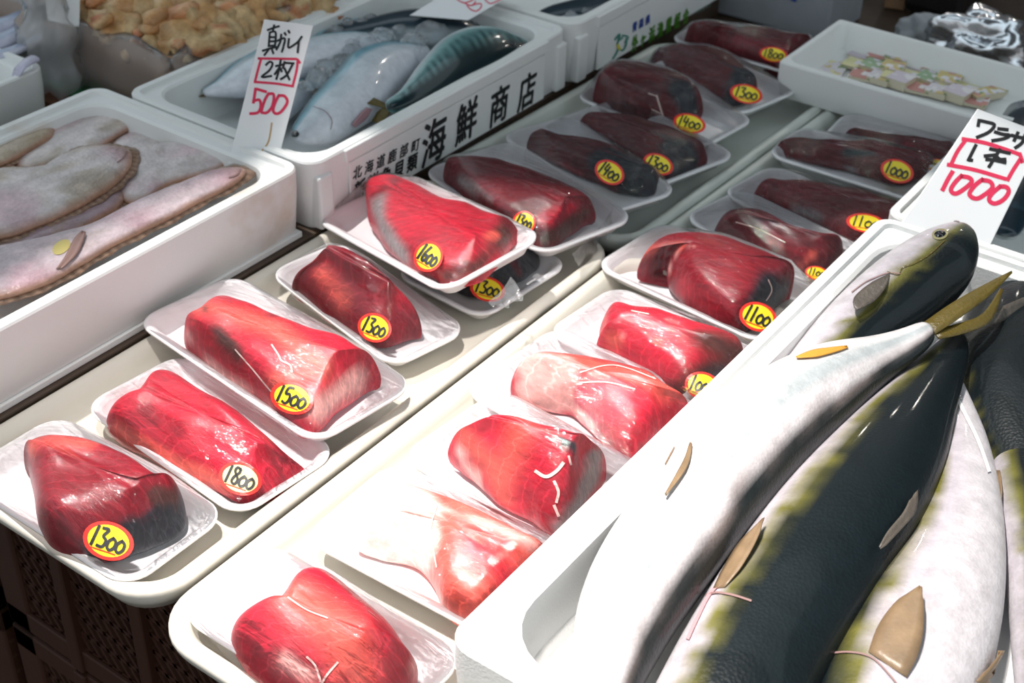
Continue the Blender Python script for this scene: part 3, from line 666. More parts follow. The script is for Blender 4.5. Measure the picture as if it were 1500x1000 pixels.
# ================================================================== FISH
def smooth01(a, b, x):
    t_ = max(0, min(1, (x-a)/(b-a))); return t_*t_*(3-2*t_)
def pal_yellowtail(dd, s, w0):
    nz = noise.noise(w0*45)*.10+noise.noise(w0*14)*.10; d = dd+nz
    white = (.55, .52, .54); grey = (.36, .42, .44); yel = (.15, .14, .03); dark = (.004, .008, .010)
    c = lerp3(white, (.46, .42, .46), smooth01(-.5, .1, d))
    c = lerp3(c, yel, smooth01(.10, .30, d+noise.noise(w0*160)*.10)); c = lerp3(c, dark, smooth01(.30, .56, d+noise.noise(w0*160)*.14))
    return lerp3(c, (.10, .12, .09), .6*smooth01(.88, 1, s)*smooth01(0, .3, d)) 
def pal_belly(dd, s, w0):
    nz = noise.noise(w0*30)*.12+noise.noise(w0*12)*.14; d = dd+nz
    white = (.68, .66, .66); band = (.17, .25, .27)
    c = white
    c = lerp3(c, band, smooth01(-.40, -.28, d)*(1-smooth01(-.05, .08, d))*.55)
    c = lerp3(c, (.60, .57, .58), smooth01(.0, .15, d)); c = lerp3(c, (.22, .18, .17), smooth01(.34, .5, d)); c = lerp3(c, (.015, .02, .022), smooth01(.5, .65, d))
    return c
def pal_mack_silver(dd, s, w0):
    nz = noise.noise(w0*30)*.08; d = dd+nz
    c = lerp3((.72, .74, .80), (.62, .68, .74), smooth01(-.2, .3, d)); c = lerp3(c, (.16, .40, .50), smooth01(.55, .72, d)); return lerp3(c, (.03, .10, .14), smooth01(.80, .97, d))
def pal_mack_green(dd, s, w0):
    nz = noise.noise(w0*30)*.06; d = dd+nz
    st = .5+.5*math.sin(s*150+noise.noise(w0*40)*2.5)
    c = lerp3((.60, .66, .70), (.22, .42, .42), smooth01(-.1, .25, d)); c = lerp3(c, (.012, .06, .065), smooth01(.35, .6, d)*(.35+.65*st))
    return lerp3(c, (.006, .02, .025), smooth01(.75, .95, d))
def pal_dark(dd, s, w0):
    d = dd+noise.noise(w0*30)*.1
    return lerp3((.35, .40, .42), (.012, .03, .045), smooth01(-.1, .4, d))
def fish(name, label, group, st, z, ridge, pal, mat, thick=.62, NR=44, NA=28, cat='fish', zl=None, round_head=True, flare=1.0):
    """st: stations (Lx,Ly,Rx,Ry[,z]) from tail to head in photo pixels at the height of the fish's middle"""
    rows = []
    for q in st:
        zz = q[4] if len(q) > 4 else z
        a, b = at(q[0], q[1], zz), at(q[2], q[3], zz); c = (a+b)/2; w = (b-a)/2
        rows.append([c.x, c.y, c.z, w.x, w.y, w.z])
    rows = catmull(rows, NR, closed=False)
    root_loc = Vector(rows[NR//2][:3]); root = thing(name, label, cat, root_loc-Z*.03, group)
    V = []; cols = []
    for i, r_ in enumerate(rows):
        s = i/(NR-1); c = Vector(r_[:3]); w = Vector(r_[3:6]); hz = w.length*thick*(1-.35*smooth01(.82, 1, s))
        if i == 0: w = w*.75; hz *= .75
        if i == NR-1: w = w*.55; hz *= .5
        for k in range(NA):
            th = 2*math.pi*k/NA; p = c - w*math.cos(th) + Z*(hz*math.sin(th))
            V.append(p); cols.append(pal(math.cos(th-math.radians(ridge)), s, p))
    F_ = ringfaces(NA, NR); F_.append(tuple(reversed(range(NA)))); F_.append(tuple(range((NR-1)*NA, NR*NA)))
    body = mk('body', V, F_, mat, root, cols=cols)
    fix_normals(body); subsurf(body, 1)
    bv = BVHTree.FromPolygons(V, F_); root_c = bvh_caster([bv], lambda px, py, lift: at(px, py, z+lift))
    return root, root_c
def fin(root, cast, A, B, mat, lift0=.001, lift1=.006, name='fin', nj=5, th=.0008):
    """strip between two pixel edge curves A (root edge side) and B; lift grows from root to tip along the curves"""
    n_ = 12; PA = catmull([list(p) for p in A], n_, closed=False); PB = catmull([list(p) for p in B], n_, closed=False)
    V = []
    for i in range(n_):
        for j in range(nj):
            t_ = j/(nj-1); x = PA[i][0]*(1-t_)+PB[i][0]*t_; y = PA[i][1]*(1-t_)+PB[i][1]*t_
            V.append(cast(x, y, lift0+(lift1-lift0)*i/(n_-1) + .0006*math.sin(j*2.1)))
    F_ = [(i*nj+j, i*nj+j+1, (i+1)*nj+j+1, (i+1)*nj+j) for i in range(n_-1) for j in range(nj-1)]
    o = mk(name, V, F_, mat, root); md = o.modifiers.new('s', 'SOLIDIFY'); md.thickness = th; return o
def freefin(root, A, B, zA, zB, mat, name='fin', th=.001):
    def c(px, py, z): return at(px, py, z)
    n_ = 12; PA = catmull([[*p, z] for p, z in zip(A, zA)], n_, closed=False); PB = catmull([[*p, z] for p, z in zip(B, zB)], n_, closed=False); nj = 4; V = []
    for i in range(n_):
        for j in range(nj):
            t_ = j/(nj-1); q = [PA[i][k]*(1-t_)+PB[i][k]*t_ for k in range(3)]; V.append(at(*q))
    F_ = [(i*nj+j, i*nj+j+1, (i+1)*nj+j+1, (i+1)*nj+j) for i in range(n_-1) for j in range(nj-1)]
    o = mk(name, V, F_, mat, root); md = o.modifiers.new('s', 'SOLIDIFY'); md.thickness = th; return o
def disc(root, cast, cx, cy, rx, ry, ang, mat, name, lift=.001, dome=.002):
    n_ = 18; V = []
    for rr_, l in ((1, 0), (.7, .6), (.35, .9)): V += [cast(p[0], p[1], lift+dome*l) for p in ell_pts(cx, cy, rx, ry, ang, rr_, n_)]
    V.append(cast(cx, cy, lift+dome)); F_ = ringfaces(n_, 3)+[(2*n_+i, 2*n_+(i+1) % n_, 3*n_) for i in range(n_)]
    return mk(name, V, F_, mat, root)
GY = 'large yellow-striped fish in the right front box'
GILL = simple('gill_line', (.28, .17, .16), .4); WHT = simple('white_line', (.85, .84, .84), .35)
# Y5 and Y6 lie deepest
y5, c5 = fish('whole_fish', 'large dark-backed fish at the right edge, its head toward the box end', GY,
 [(1500,760,1620,740),(1450,690,1610,660),(1410,625,1600,570),(1395,560,1585,490),(1400,495,1560,430),(1418,450,1520,410),(1438,420,1492,405),(1452,408,1470,403)], .030, 85, pal_yellowtail, FISH, .55)
y6, c6 = fish('whole_fish', 'large fish at the right edge with pinkish flank and small pale fin, lowest right', GY,
 [(1498,612,1520,618),(1470,640,1550,640),(1450,690,1575,690),(1460,770,1610,770),(1474,860,1625,870),(1482,960,1610,970),(1492,1050,1590,1060),(1510,1110,1560,1120)], .034, 118, pal_yellowtail, FISH, .6)
fin(y6, c6, [(1458,690),(1464,720),(1468,765)], [(1466,690),(1472,725),(1470,768)], FINP, name='pelvic_fin', lift0=.001, lift1=.012)
y1, c1 = fish('whole_fish', 'large fish whose head with round eye points to the price card at the box end', GY,
 [(1030,700,1170,665,.030),(1085,615,1235,600,.036),(1150,530,1300,530,.050),(1200,468,1356,485,.064),(1250,417,1398,440,.080),(1300,376,1424,408,.094),(1345,346,1434,374,.106),(1376,332,1432,352,.112),(1396,326,1428,338,.114),(1408,324,1422,332,.114)], .055, 158, pal_yellowtail, FISH, .62)
disc(y1, c1, 1377, 343, 12, 8, -10, EYER, 'eye_ring', .0006, .001); disc(y1, c1, 1377, 343, 8.5, 5.5, -10, EYE, 'eye', .0012, .0022)
write('gill_edge', [[(1300,398),(1316,402),(1322,392),(1340,385),(1362,372),(1384,352)]], 1.3, c1, .001, FIN, y1)
write('gill_edge', [[(1248,428),(1270,412),(1300,400),(1318,401)]], 1.5, c1, .001, GILL, y1)
write('mouth_line', [[(1352,336),(1372,326),(1388,322),(1405,324)]], 2, c1, .001, GILL, y1)
fin(y1, c1, [(1303,402),(1275,418),(1252,440),(1250,456)], [(1303,404),(1296,425),(1275,448),(1254,460)], FIND, name='pectoral_fin', lift0=.001, lift1=.010)
y4, c4 = fish('whole_fish', 'large fish turned belly up with broad white flank, right of the central dark fish', GY,
 [(1390,530,1402,545,.052),(1378,575,1425,592),(1362,640,1450,655),(1335,720,1468,740),(1300,790,1474,820),(1240,870,1470,900),(1200,950,1455,975),(1170,1030,1430,1040),(1160,1110,1390,1110),(1180,1170,1330,1170)], .046, -12, pal_yellowtail, FISH, .60)
fin(y4, c4, [(1272,955),(1286,920),(1312,888),(1345,867)], [(1328,992),(1344,960),(1351,920),(1349,869)], FINP, name='pectoral_fin', lift0=.001, lift1=.012)
write('gill_edge', [[(1200,960),(1240,955),(1275,962),(1300,985),(1320,1010)]], 2.5, c4, .001, GILL, y4)
write('belly_ridge', [[(1392,545),(1396,570),(1410,600),(1432,645),(1448,690)]], 5, c4, .0015, WHT, y4)
fin(y4, c4, [(1428,998),(1445,975),(1460,950)], [(1440,1005),(1456,985),(1462,955)], FINP, name='pelvic_fin', lift0=.002, lift1=.010)
y3, c3 = fish('whole_fish', 'large central fish lying back up, dark green back with a yellow stripe', GY,
 [(1390,482,1420,492,.070),(1368,505,1418,530),(1302,562,1402,600),(1222,630,1385,680),(1138,718,1350,768),(1068,812,1290,866),(1018,895,1235,952),(972,978,1190,1030),(935,1060,1150,1100),(930,1150,1080,1180)], .062, 127, pal_yellowtail, FISH, .60)
fin(y3, c3, [(1045,862),(1060,835),(1085,800),(1120,768)], [(1062,860),(1085,835),(1108,800),(1123,766)], FINP, name='pectoral_fin', lift0=.001, lift1=.010)
write('gill_edge', [[(1035,872),(1050,868),(1075,872),(1100,880)]], 3, c3, .001, GILL, y3)
write('cheek_line', [[(1060,850),(1040,870),(1022,905),(1008,935)]], 5, c3, .001, simple_cache('pink_gill', (.62, .32, .34)), y3)
fin(y3, c3, [(1330,735),(1318,755),(1295,782),(1282,805)], [(1342,718),(1338,750),(1312,780),(1284,808)], FIND, name='dorsal_fin', lift0=.002, lift1=.008)
freefin(y3, [(1390,490),(1425,472),(1465,450),(1520,428)], [(1420,500),(1450,478),(1490,462),(1525,440)], [.070,.078,.08,.08], [.068,.072,.07,.07], FIND, 'tail_fin')
y2, c2 = fish('whole_fish', 'large fish along the left inside of the box, mostly white belly, tail on top', GY,
 [(1352,470,1376,494,.088),(1325,484,1352,516,.086),(1275,500,1305,553),(1190,520,1238,620),(1105,560,1170,690),(1020,628,1108,762),(945,712,1048,840),(888,790,996,912),(852,865,952,985),(836,945,918,1052),(834,1030,888,1115),(850,1110,880,1165)], .076, 196, pal_belly, FISH, .66)
freefin(y2, [(1350,474),(1390,446),(1435,420),(1482,396)], [(1368,490),(1410,462),(1450,432),(1483,399)], [.088,.096,.10,.10], [.088,.094,.098,.10], FIN, 'tail_fin')
freefin(y2, [(1366,484),(1400,474),(1438,460),(1466,422)], [(1376,496),(1412,488),(1452,470),(1470,424)], [.088,.088,.09,.098], [.086,.084,.086,.096], FIN, 'tail_fin')
fin(y2, c2, [(1166,524),(1190,514),(1215,510),(1240,507)], [(1168,526),(1195,524),(1222,517),(1242,510)], FINO, name='anal_fin', lift0=.003, lift1=.002)
fin(y2, c2, [(1012,650),(1003,675),(990,700),(975,728)], [(1015,652),(1010,680),(996,704),(976,730)], FINP, name='pelvic_fin', lift0=.002, lift1=.004)
write('lateral_mark', [[(988,655),(975,680)]], 2, c2, .001, FINP, y2)
# ---------------- mackerel
GM = 'mackerel in the lettered foam box'
m6, _ = fish('mackerel', 'pale blue mackerel at the far left edge of the lettered box, under ice', GM,
 [(425,98,430,104),(440,72,450,92),(470,48,490,70),(510,34,530,52),(545,27,560,36)], .050, 40, pal_mack_silver, MACK, .5)
m4, c = fish('mackerel', 'silver mackerel with green tail nearest the flounder box corner', GM,
 [(294,133,299,139),(314,123,323,138),(342,101,366,134),(385,80,416,120),(435,68,464,104),(484,58,508,88),(530,53,552,74),(565,54,575,63)], .056, 25, pal_mack_silver, MACK, .55)
freefin(m4, [(300,130),(280,124),(250,117)], [(302,142),(288,142),(262,138)], [.05,.052,.055], [.05,.05,.05], FIN, 'tail_fin')
m3, c = fish('mackerel', 'dark-headed mackerel at the far side, half under an ice lump', GM,
 [(455,66,460,76),(485,46,500,68),(545,33,560,62),(600,26,625,66),(650,27,670,62),(685,34,700,56),(712,43,718,52)], .055, 60, pal_dark, MACK, .55)
disc(m3, c, 686, 40, 3, 2, 0, EYE, 'eye')
m5, c = fish('mackerel', 'silver-grey mackerel behind the price card, tail toward the ice', GM,
 [(455,122,460,136),(428,122,444,152),(398,134,420,172),(368,156,394,194),(352,180,372,204)], .042, 40, pal_mack_silver, MACK, .5)
freefin(m5, [(455,122),(468,118),(482,116)], [(456,134),(462,140),(476,142)], [.052]*3, [.05]*3, FIND, 'tail_fin')
m1, c = fish('mackerel', 'silver-bellied mackerel with head at the near corner of the lettered box', GM,
 [(625,72,630,80),(592,72,614,96),(552,78,585,124),(510,96,560,152),(486,122,532,172),(462,146,502,192),(442,168,472,204),(430,184,450,208),(424,196,436,209)], .058, 32, pal_mack_silver, MACK, .6)
disc(m1, c, 432, 196, 6, 5, 0, EYE, 'eye', .001, .002)
write('gill_edge', [[(459,156),(476,163),(486,176),(484,190)]], .9, c, .0008, GILL, m1)
fin(m1, c, [(536,158),(525,168),(514,182)], [(544,160),(534,174),(518,186)], simple_cache('pink_fin', (.45, .25, .28)), name='pelvic_fin', lift0=.001, lift1=.003)
m2, c = fish('mackerel', 'green striped mackerel along the near side of the lettered box, tail toward us', GM,
 [(562,151,568,162),(585,138,596,158),(612,104,645,140),(645,72,690,120),(685,56,728,102),(730,53,760,84),(762,58,778,76),(776,64,782,70)], .066, 148, pal_mack_green, MACK, .6)
disc(m2, c, 752, 64, 3.2, 2.4, 0, EYE, 'eye')
freefin(m2, [(564,152),(545,143),(525,141),(506,143)], [(568,160),(550,155),(530,150),(508,145)], [.066,.07,.072,.072], [.064,.066,.07,.072], FIN, 'tail_fin')
freefin(m2, [(560,158),(552,166),(545,178)], [(572,160),(568,170),(556,182)], [.064,.058,.052], [.064,.058,.052], FIN, 'tail_fin')
# dark fish in the farther boxes
d1, _ = fish('dark_fish', 'dark fish lying in the blue and green printed foam box', 'dark fish in the back boxes',
 [(770,30,778,36),(800,14,820,30),(845,2,872,22),(900,-20,925,6),(960,-45,970,-25)], .055, 90, pal_dark, MACK, .5)
d2, _ = fish('dark_fish', 'black glossy fish in the foam box at the far right edge', 'dark fish in the back boxes',
 [(1455,345,1490,350),(1440,300,1530,300),(1440,250,1560,250),(1450,200,1590,200),(1480,150,1570,160)], .050, 90, pal_dark, MACK, .5)
# ---------------- flounders
def slab(name, outl, z, h, colf, mat, parent, NN=72, seed=0, edge=.004, nz=.0015):
    P = [at(p[0], p[1], z) for p in outl]; pts = catmull([list(p) for p in P], NN)
    ca = sum(p[0] for p in pts)/NN; cb = sum(p[1] for p in pts)/NN; V = []; inf = []
    def ad(x, y, zz, s): 
        w0 = Vector((x, y, zz)); V.append(w0+noise.noise_vector(w0*40+Vector((seed, 0, 0)))*nz); inf.append(s)
    for s, zf in ((.02, -.6), (0, -.2), (0, .15), (.05, .5), (.12, .7), (.25, .85), (.4, .95), (.6, 1.0), (.8, 1.02)):
        for p in pts: ad(p[0]+(ca-p[0])*s, p[1]+(cb-p[1])*s, z+h*zf, s)
    ad(ca, cb, z+h*1.02, 1); F_ = ringfaces(NN, 9)+[(8*NN+i, 8*NN+(i+1) % NN, 9*NN) for i in range(NN)]; F_.append(tuple(reversed(range(NN))))
    cols = [colf(v, s) for v, s in zip(V, inf)]
    o = mk(name, V, F_, mat, parent, cols=cols); subsurf(o, 1); return o, BVHTree.FromPolygons(V, F_)
def flounder(label, outl, z, tint, mouth=None, seed=0, fringe=1.075):
    c = sum((at(p[0], p[1], z) for p in outl), Vector())/len(outl)
    root = thing('flounder', label, 'fish', c-Z*.008, 'flounders in the plain foam box')
    def cf(v, s):
        a = noise.noise(v*18+Vector((seed*3, 0, 0))); b = noise.noise(v*55+Vector((0, seed, 0)))
        cc = tuple(x*(1+.10*b) for x in tint); cc = lerp3(cc, (.30, .21, .12), smooth01(.12, .5, a+b*.5)*.7)
        cc = lerp3(cc, (.50, .24, .30), smooth01(.05, .45, -a+b*.2)*.5)
        return lerp3((.45, .24, .16), cc, smooth01(-.01, .10, s))
    body, bv = slab('body', outl, z, .0075, cf, FLAT, root, seed=seed)
    # fringe fin: slightly larger, thin
    P = [at(p[0], p[1], z-.003) for p in outl]; cc = sum(P, Vector())/len(P); NQ = 150; q = catmull([list(p) for p in P], NQ); V = []; fc = []
    sg = 1 if sum(q[i-1][0]*q[i][1]-q[i][0]*q[i-1][1] for i in range(NQ)) > 0 else -1
    for k, sc in enumerate((-.006, .001, .0075)):
        for i, p in enumerate(q): 
            w0 = Vector(p); tv = Vector(q[(i+1) % NQ])-Vector(q[i-1]); nv = Vector((tv.y, -tv.x, 0)).normalized()*sg
            V.append(w0+nv*(sc+(.0012*math.sin(i*.9) if k == 2 else 0))+Z*(.002-.002*k+ (.0010 if i % 2 else 0))); fc.append((.40, .25, .17) if i % 2 else (.27, .16, .11))
    F_ = ringfaces(NQ, 3); o = mk('fringe_fin', V, F_, FLAT, root, cols=fc); md = o.modifiers.new('s', 'SOLIDIFY'); md.thickness = .001
    cast = bvh_caster([bv], lambda px, py, l: at(px, py, z+.009))
    if mouth: write('mouth_line', [mouth], 2, cast, .0008, GILL, root)
    return root, cast
PW = (.66, .58, .57); PP = (.62, .50, .53); PD = (.42, .30, .33); PB = (.50, .40, .30)
flounder('flounder peeking out behind the one with the straight back, farthest right', [(275,207),(272,222),(235,235),(190,235),(165,225),(170,205),(205,192),(245,187)], .050, PW, seed=3)
flounder('flounder at the back with a violet-edged belly, below the bag', [(220,165),(214,182),(190,190),(160,208),(130,228),(85,245),(40,252),(20,235),(35,200),(60,178),(100,162),(165,157),(210,158)], .056, PW, seed=4)
flounder('brownish flounder at the left edge, farthest back', [(80,186),(75,202),(45,220),(0,243),(-60,262),(-130,262),(-110,225),(-50,212),(0,202),(38,186),(66,180)], .064, PB, seed=5)
flounder('flounder right of centre with a straight grey-white flank', [(335,226),(330,242),(292,258),(250,268),(222,288),(198,298),(178,292),(165,268),(165,238),(185,222),(215,214),(270,209),(312,214),(330,219)], .060, PW, seed=2)
flounder('reddish flounder wedged under the large spotted one', [(183,284),(176,300),(140,325),(90,350),(40,372),(-30,388),(-60,365),(-10,345),(60,326),(110,308),(150,284),(174,276)], .062, PD, seed=7)
flounder('large brown-spotted flounder in the middle of the pile', [(193,226),(190,246),(166,272),(130,296),(88,316),(40,336),(-10,350),(-120,350),(-150,300),(-60,262),(0,248),(62,246),(95,238),(98,226),(128,215),(166,214),(188,218)], .074, PW, mouth=[(186,222),(180,232),(172,238)], seed=6)
fl1, cf1 = flounder('nearest flounder along the front wall of its box, brown pectoral fin and yellow stain', [(362,247),(356,260),(330,276),(296,292),(250,318),(192,346),(140,374),(95,402),(45,424),(-10,438),(-150,440),(-160,400),(-60,390),(20,368),(90,345),(130,335),(170,318),(215,296),(250,276),(290,262),(322,248),(346,243)], .072, PP, mouth=[(352,248),(346,256),(335,260)], seed=1)
fin(fl1, cf1, [(82,394),(96,375),(108,352),(120,340)], [(90,394),(112,374),(122,355),(126,342)], simple_cache('brown_fin', (.26, .15, .13)), name='pectoral_fin', lift0=.001, lift1=.004)
disc(fl1, cf1, 90, 362, 15, 9, -35, simple_cache('yellow_stain', (.62, .50, .16)), 'yellow_patch', .0006, .0003)
# ---------------- ice
def lump(name, label, cat, group, c, r, mat, seed, kind=None, cols=None, sq=(1, 1, 1), amp=.35, sub=2, fr=1.3):
    bm = bmesh.new(); bmesh.ops.create_icosphere(bm, subdivisions=sub, radius=1)
    V = []; 
    for v in bm.verts:
        p = v.co.copy(); d = 1+amp*noise.noise(p*fr+Vector((seed*1.7, seed, 0)))+amp*.4*noise.noise(p*3.2*fr+Vector((0, seed, 0)))
        V.append(Vector(c)+Vector((p.x*d*sq[0], p.y*d*sq[1], p.z*d*sq[2]))*r)
    F_ = [tuple(v.index for v in f_.verts) for f_ in bm.faces]; bm.free()
    o = mk(name, V, F_, mat, loc=Vector(c)-Z*r*sq[2]*.8, cols=[cols(v) for v in V] if cols else None, smooth=(name != 'ice_cube'))
    return tag(o, label, cat, group, kind)
ice_spots = [(632,48,.017,'large clear ice lump against the dark-headed mackerel'),(602,62,.012,None),(560,52,.013,None),(535,62,.012,None),(518,78,.012,None),(500,90,.012,None),(480,100,.012,None),(585,44,.009,None),(655,66,.006,None),(620,80,.012,'ice lump between the two near mackerel'),(510,35,.008,None),(530,32,.008,None),(545,28,.008,None),(470,60,.009,None),(490,45,.008,None),(405,60,.007,None),(385,75,.008,None),(465,112,.010,None),(450,125,.009,None),(515,66,.009,None)]+[(random.uniform(455,640), 0, random.uniform(.007,.013), None) for _ in range(22)]
ice_spots = [(a_, (116-(a_-455)*.36+random.uniform(-10,10)) if b_ == 0 else b_, c_*1.15, d_) for a_, b_, c_, d_ in ice_spots]
for i, (px, py, r, lb) in enumerate(ice_spots):
    lump('ice_cube', lb or 'small ice piece scattered over the mackerel', 'ice', 'ice pieces in the lettered box' if lb is None else None, at(px, py, .068), r, ICE, i, sq=(1, 1, .7), amp=.5, sub=2, fr=1.0)
for i, (px, py, r) in enumerate([(838,22,.008),(825,30,.008),(860,16,.007),(810,34,.007)]):
    lump('ice_cube', 'small ice piece beside the fish in the printed foam box', 'ice', 'ice pieces in the printed box', at(px, py, .062), r, ICE, 30+i, sq=(1, 1, .7), amp=.5)
# ================================================================== LETTERING ON THE BOXES
FONT = bpy.data.curves.new('t', 'FONT').font
def text_on(ch, origin, ux, uy, size, mat, parent, name='lettering', bold=.0, shear=0, align='CENTER'):
    cu = bpy.data.curves.new('t', 'FONT'); cu.body = ch; cu.size = size; cu.shear = shear; cu.align_x = align; cu.align_y = 'CENTER'; cu.resolution_u = 3
    ob = bpy.data.objects.new('t', cu); COL.objects.link(ob); bpy.context.view_layer.update()
    dg = bpy.context.evaluated_depsgraph_get(); me = bpy.data.meshes.new_from_object(ob.evaluated_get(dg)); bpy.data.objects.remove(ob)
    V = []; F_ = []; nn = ux.cross(uy).normalized()
    for k, (ox, oy) in enumerate([(0, 0)] if not bold else [(-1, 0), (1, 0), (0, -1), (0, 1), (0, 0)]):
        o_ = len(V); V += [origin+ux*(v.co.x+ox*bold)+uy*(v.co.y+oy*bold)+nn*(k*.00006) for v in me.vertices]; F_ += [tuple(q+o_ for q in p.vertices) for p in me.polygons]
    return mk(name, V, F_, mat, parent, smooth=False)
PX2 = Plane((-.886+.0030, 0, 0), (1, 0, 0))
for ch, px, py, s in (('海',634,213,.046),('鮮',682,183,.042),('商',730,159,.040),('店',771,138,.038)):
    text_on(ch, PX2.hit(px, py), (Y+Z*.05).normalized(), Z*1.25, s, INK, C2, bold=.0009, shear=.15)
for i, ch in enumerate('北海道鹿部町'):
    text_on(ch, PX2.hit(523+i*17.0, 254-i*7.9), Y, Z*1.05, .0150, INK, C2, bold=.00025, shear=.2)
for i, ch in enumerate('新鮮魚貝類'):
    text_on(ch, PX2.hit(526+i*19.2, 279-i*9.6), Y, Z*1.15, .0185, INK, C2, bold=.0006, shear=.2)
for i, ch in enumerate('北海道茅部郡鹿部町字鹿部新鮮魚貝類'):
    text_on(ch, PX2.hit(624+i*8.2, 250-i*4.65), Y, Z, .0065, INK, C2)
PX3 = Plane((-.880+.0030, 0, 0), (1, 0, 0))
for i, ch in enumerate('青森県'):
    text_on(ch, PX3.hit(930+i*9.5, 40-i*5.0), Y, Z*1.15, .0125, BLUEP, C3, bold=.0006)
for i, ch in enumerate('外ヶ浜漁業組合'):
    text_on(ch, PX3.hit(930+i*12.4, 65-i*6.6), Y, Z*1.45, .0165, GREENP, C3, bold=.0008)
for i, ch in enumerate('外ヶ浜漁業組合'):
    text_on(ch, PX3.hit(1012+i*4.6, 22-i*2.3), Y, Z, .0055, PALEG, C3)
c3p = lambda px, py, l=0: PX3.hit(px, py, l)
write('plant_emblem', [[(898,86),(903,78),(906,70),(905,62),(912,55)],[(906,70),(912,74),(917,66),(918,56)],[(901,58),(908,50),(906,60)],[(912,52),(920,54),(916,62)]], 2.6, c3p, .0002, TEALP, C3)
write('plant_emblem', [[(905,66),(908,72)]], 4, c3p, .0004, YELP, C3)
# ================================================================== PRICE CARDS
def card(label, quad, base_px, zb, nrm, th=.0012):
    """quad px: bottom-left, bottom-right, top-right, top-left"""
    O = at(*base_px, zb); pl = Plane(O, nrm); root = thing('price_card', label, 'price card', O)
    P = [pl.hit(*q) for q in quad]; nn = pl.n
    V = P+[p-nn*th for p in P]; F_ = [(0, 1, 2, 3), (7, 6, 5, 4), (0, 4, 5, 1), (1, 5, 6, 2), (2, 6, 7, 3), (3, 7, 4, 0)]
    o = mk('card', V, F_, CARD, root, smooth=False); bevel(o, .002, 2)
    return root, (lambda px, py, l=0: pl.hit(px, py, l))
def z1(pts): return [(340+x*.16, 20+y*.16) for x, y in pts]
r1, k1 = card('white price card in black and red marker reading 500, between flounder and mackerel boxes', [(334,240),(402,254),(459,37),(387,28)], (371,246), .062, (.50,-.62,.60))
write('black_writing', [z1(s) for s in [
 [(325,150),(380,130),(430,115)],[(385,105),(375,150)],[(345,170),(335,300)],[(345,172),(398,172),(392,300)],[(345,215),(395,215)],[(342,255),(392,252)],[(340,295),(392,292)],[(280,340),(340,320),(410,305)],[(340,320),(295,380)],[(365,330),(378,365)],
 [(400,255),(480,225),(470,300),(455,350)],[(450,190),(440,260),(405,330)],[(480,175),(492,195)],[(515,155),(525,175)],
 [(520,230),(515,310),(560,290)],[(638,210),(600,260),(560,290)],[(612,250),(600,355)]]], 3.2, k1, .0003, BLACK, r1)
write('black_writing', [z1(s) for s in [
 [(310,470),(345,440),(370,460),(340,520),(270,580),(360,570)],
 [(400,480),(470,465)],[(445,425),(430,510),(405,600)],[(435,490),(390,555)],[(440,500),(455,530)],
 [(480,440),(465,500)],[(480,450),(565,455)],[(550,470),(500,560),(445,600)],[(480,500),(525,605)]]], 3.4, k1, .0003, BLACK, r1)
write('red_frame', [z1(s) for s in [[(250,410),(255,410),(590,415)],[(600,420),(620,450)],[(600,430),(590,520),(555,660)],[(560,665),(400,640),(205,625)],[(210,620),(235,520),(265,415)]]], 3.6, k1, .0002, RED, r1)
write('red_number', [z1(s) for s in [[(215,685),(195,815)],[(225,690),(310,715)],[(195,800),(250,790),(262,850),(235,905),(165,915)],
 [(335,730),(300,790),(265,900)],[(330,735),(380,740),(370,840),(320,905),(270,905)],
 [(430,745),(400,800),(375,880),(400,915),(450,895),(505,810),(480,755),(430,750)]]], 4.2, k1, .0003, RED, r1)
write('brown_stain', [[(398,180),(396,195),(392,210),(380,225),(368,240)]], 2.5, k1, .0002, simple_cache('stain', (.50, .33, .16)), r1)
def z2(pts): return [(1340+x*.16, 150+y*.16) for x, y in pts]
r2, k2 = card('white price card in black and red marker reading 1000, behind the large fish head', [(1318,330),(1446,368),(1530,196),(1432,159)], (1380,345), .072, (.30,-.55,.75))
write('black_writing', [z2(s) for s in [
 [(590,160),(580,215)],[(590,165),(660,180),(730,205),(680,270),(570,320)],
 [(765,240),(850,250)],[(735,270),(800,290),(870,300),(820,330),(710,350)],
 [(885,300),(960,320),(1040,330)],[(945,275),(910,350)],[(1010,300),(980,370),(920,415)]]], 5.2, k2, .0003, BLACK, r2)
write('black_writing', [z2(s) for s in [[(560,390),(490,530)],[(495,525),(525,530)],
 [(690,425),(780,445),(870,465)],[(780,430),(735,500),(680,590)],[(740,480),(640,490)],[(745,490),(780,520),(830,520)],[(655,520),(740,530),(830,550)]]], 5.2, k2, .0003, BLACK, r2)
write('red_frame', [z2(s) for s in [[(440,335),(660,375),(960,475)],[(470,340),(390,450),(330,575)],[(305,570),(560,620),(830,700)],[(850,710),(900,620),(965,520)],[(960,470),(985,540),(960,530)]]], 6.0, k2, .0002, RED, r2)
write('red_number', [z2(s) for s in [[(345,635),(300,710),(255,800)],
 [(430,670),(370,730),(330,800),(370,835),(440,800),(520,730),(500,690),(430,675)],
 [(620,705),(550,760),(500,840),(560,880),(630,850),(710,780),(690,725),(620,710)],
 [(780,770),(710,830),(680,890),(730,925),(810,890),(860,820),(840,775),(780,768)]]], 6.6, k2, .0003, RED, r2)
r3, k3 = card('white price card lying across the back of the mackerel box, red digits', [(600,22),(686,29),(770,-20),(700,-40)], (640,24), .085, (.1,-.25,1))
write('red_number', [[(668,-2),(680,4),(695,-2),(690,-8)],[(678,3),(690,8),(697,2)],[(684,8),(690,14),(698,16),(705,10),(703,5),(690,8)]], 1.7, k3, .0003, RED, r3)
write('red_frame', [[(708,-4),(718,5),(735,-2)]], 1.7, k3, .0003, RED, r3)
r4, k4 = card('blank whitish card standing behind the bagged shellfish at the upper left', [(70,30),(116,40),(118,-40),(60,-40)], (95,36), .09, (.5,-.6,.5))
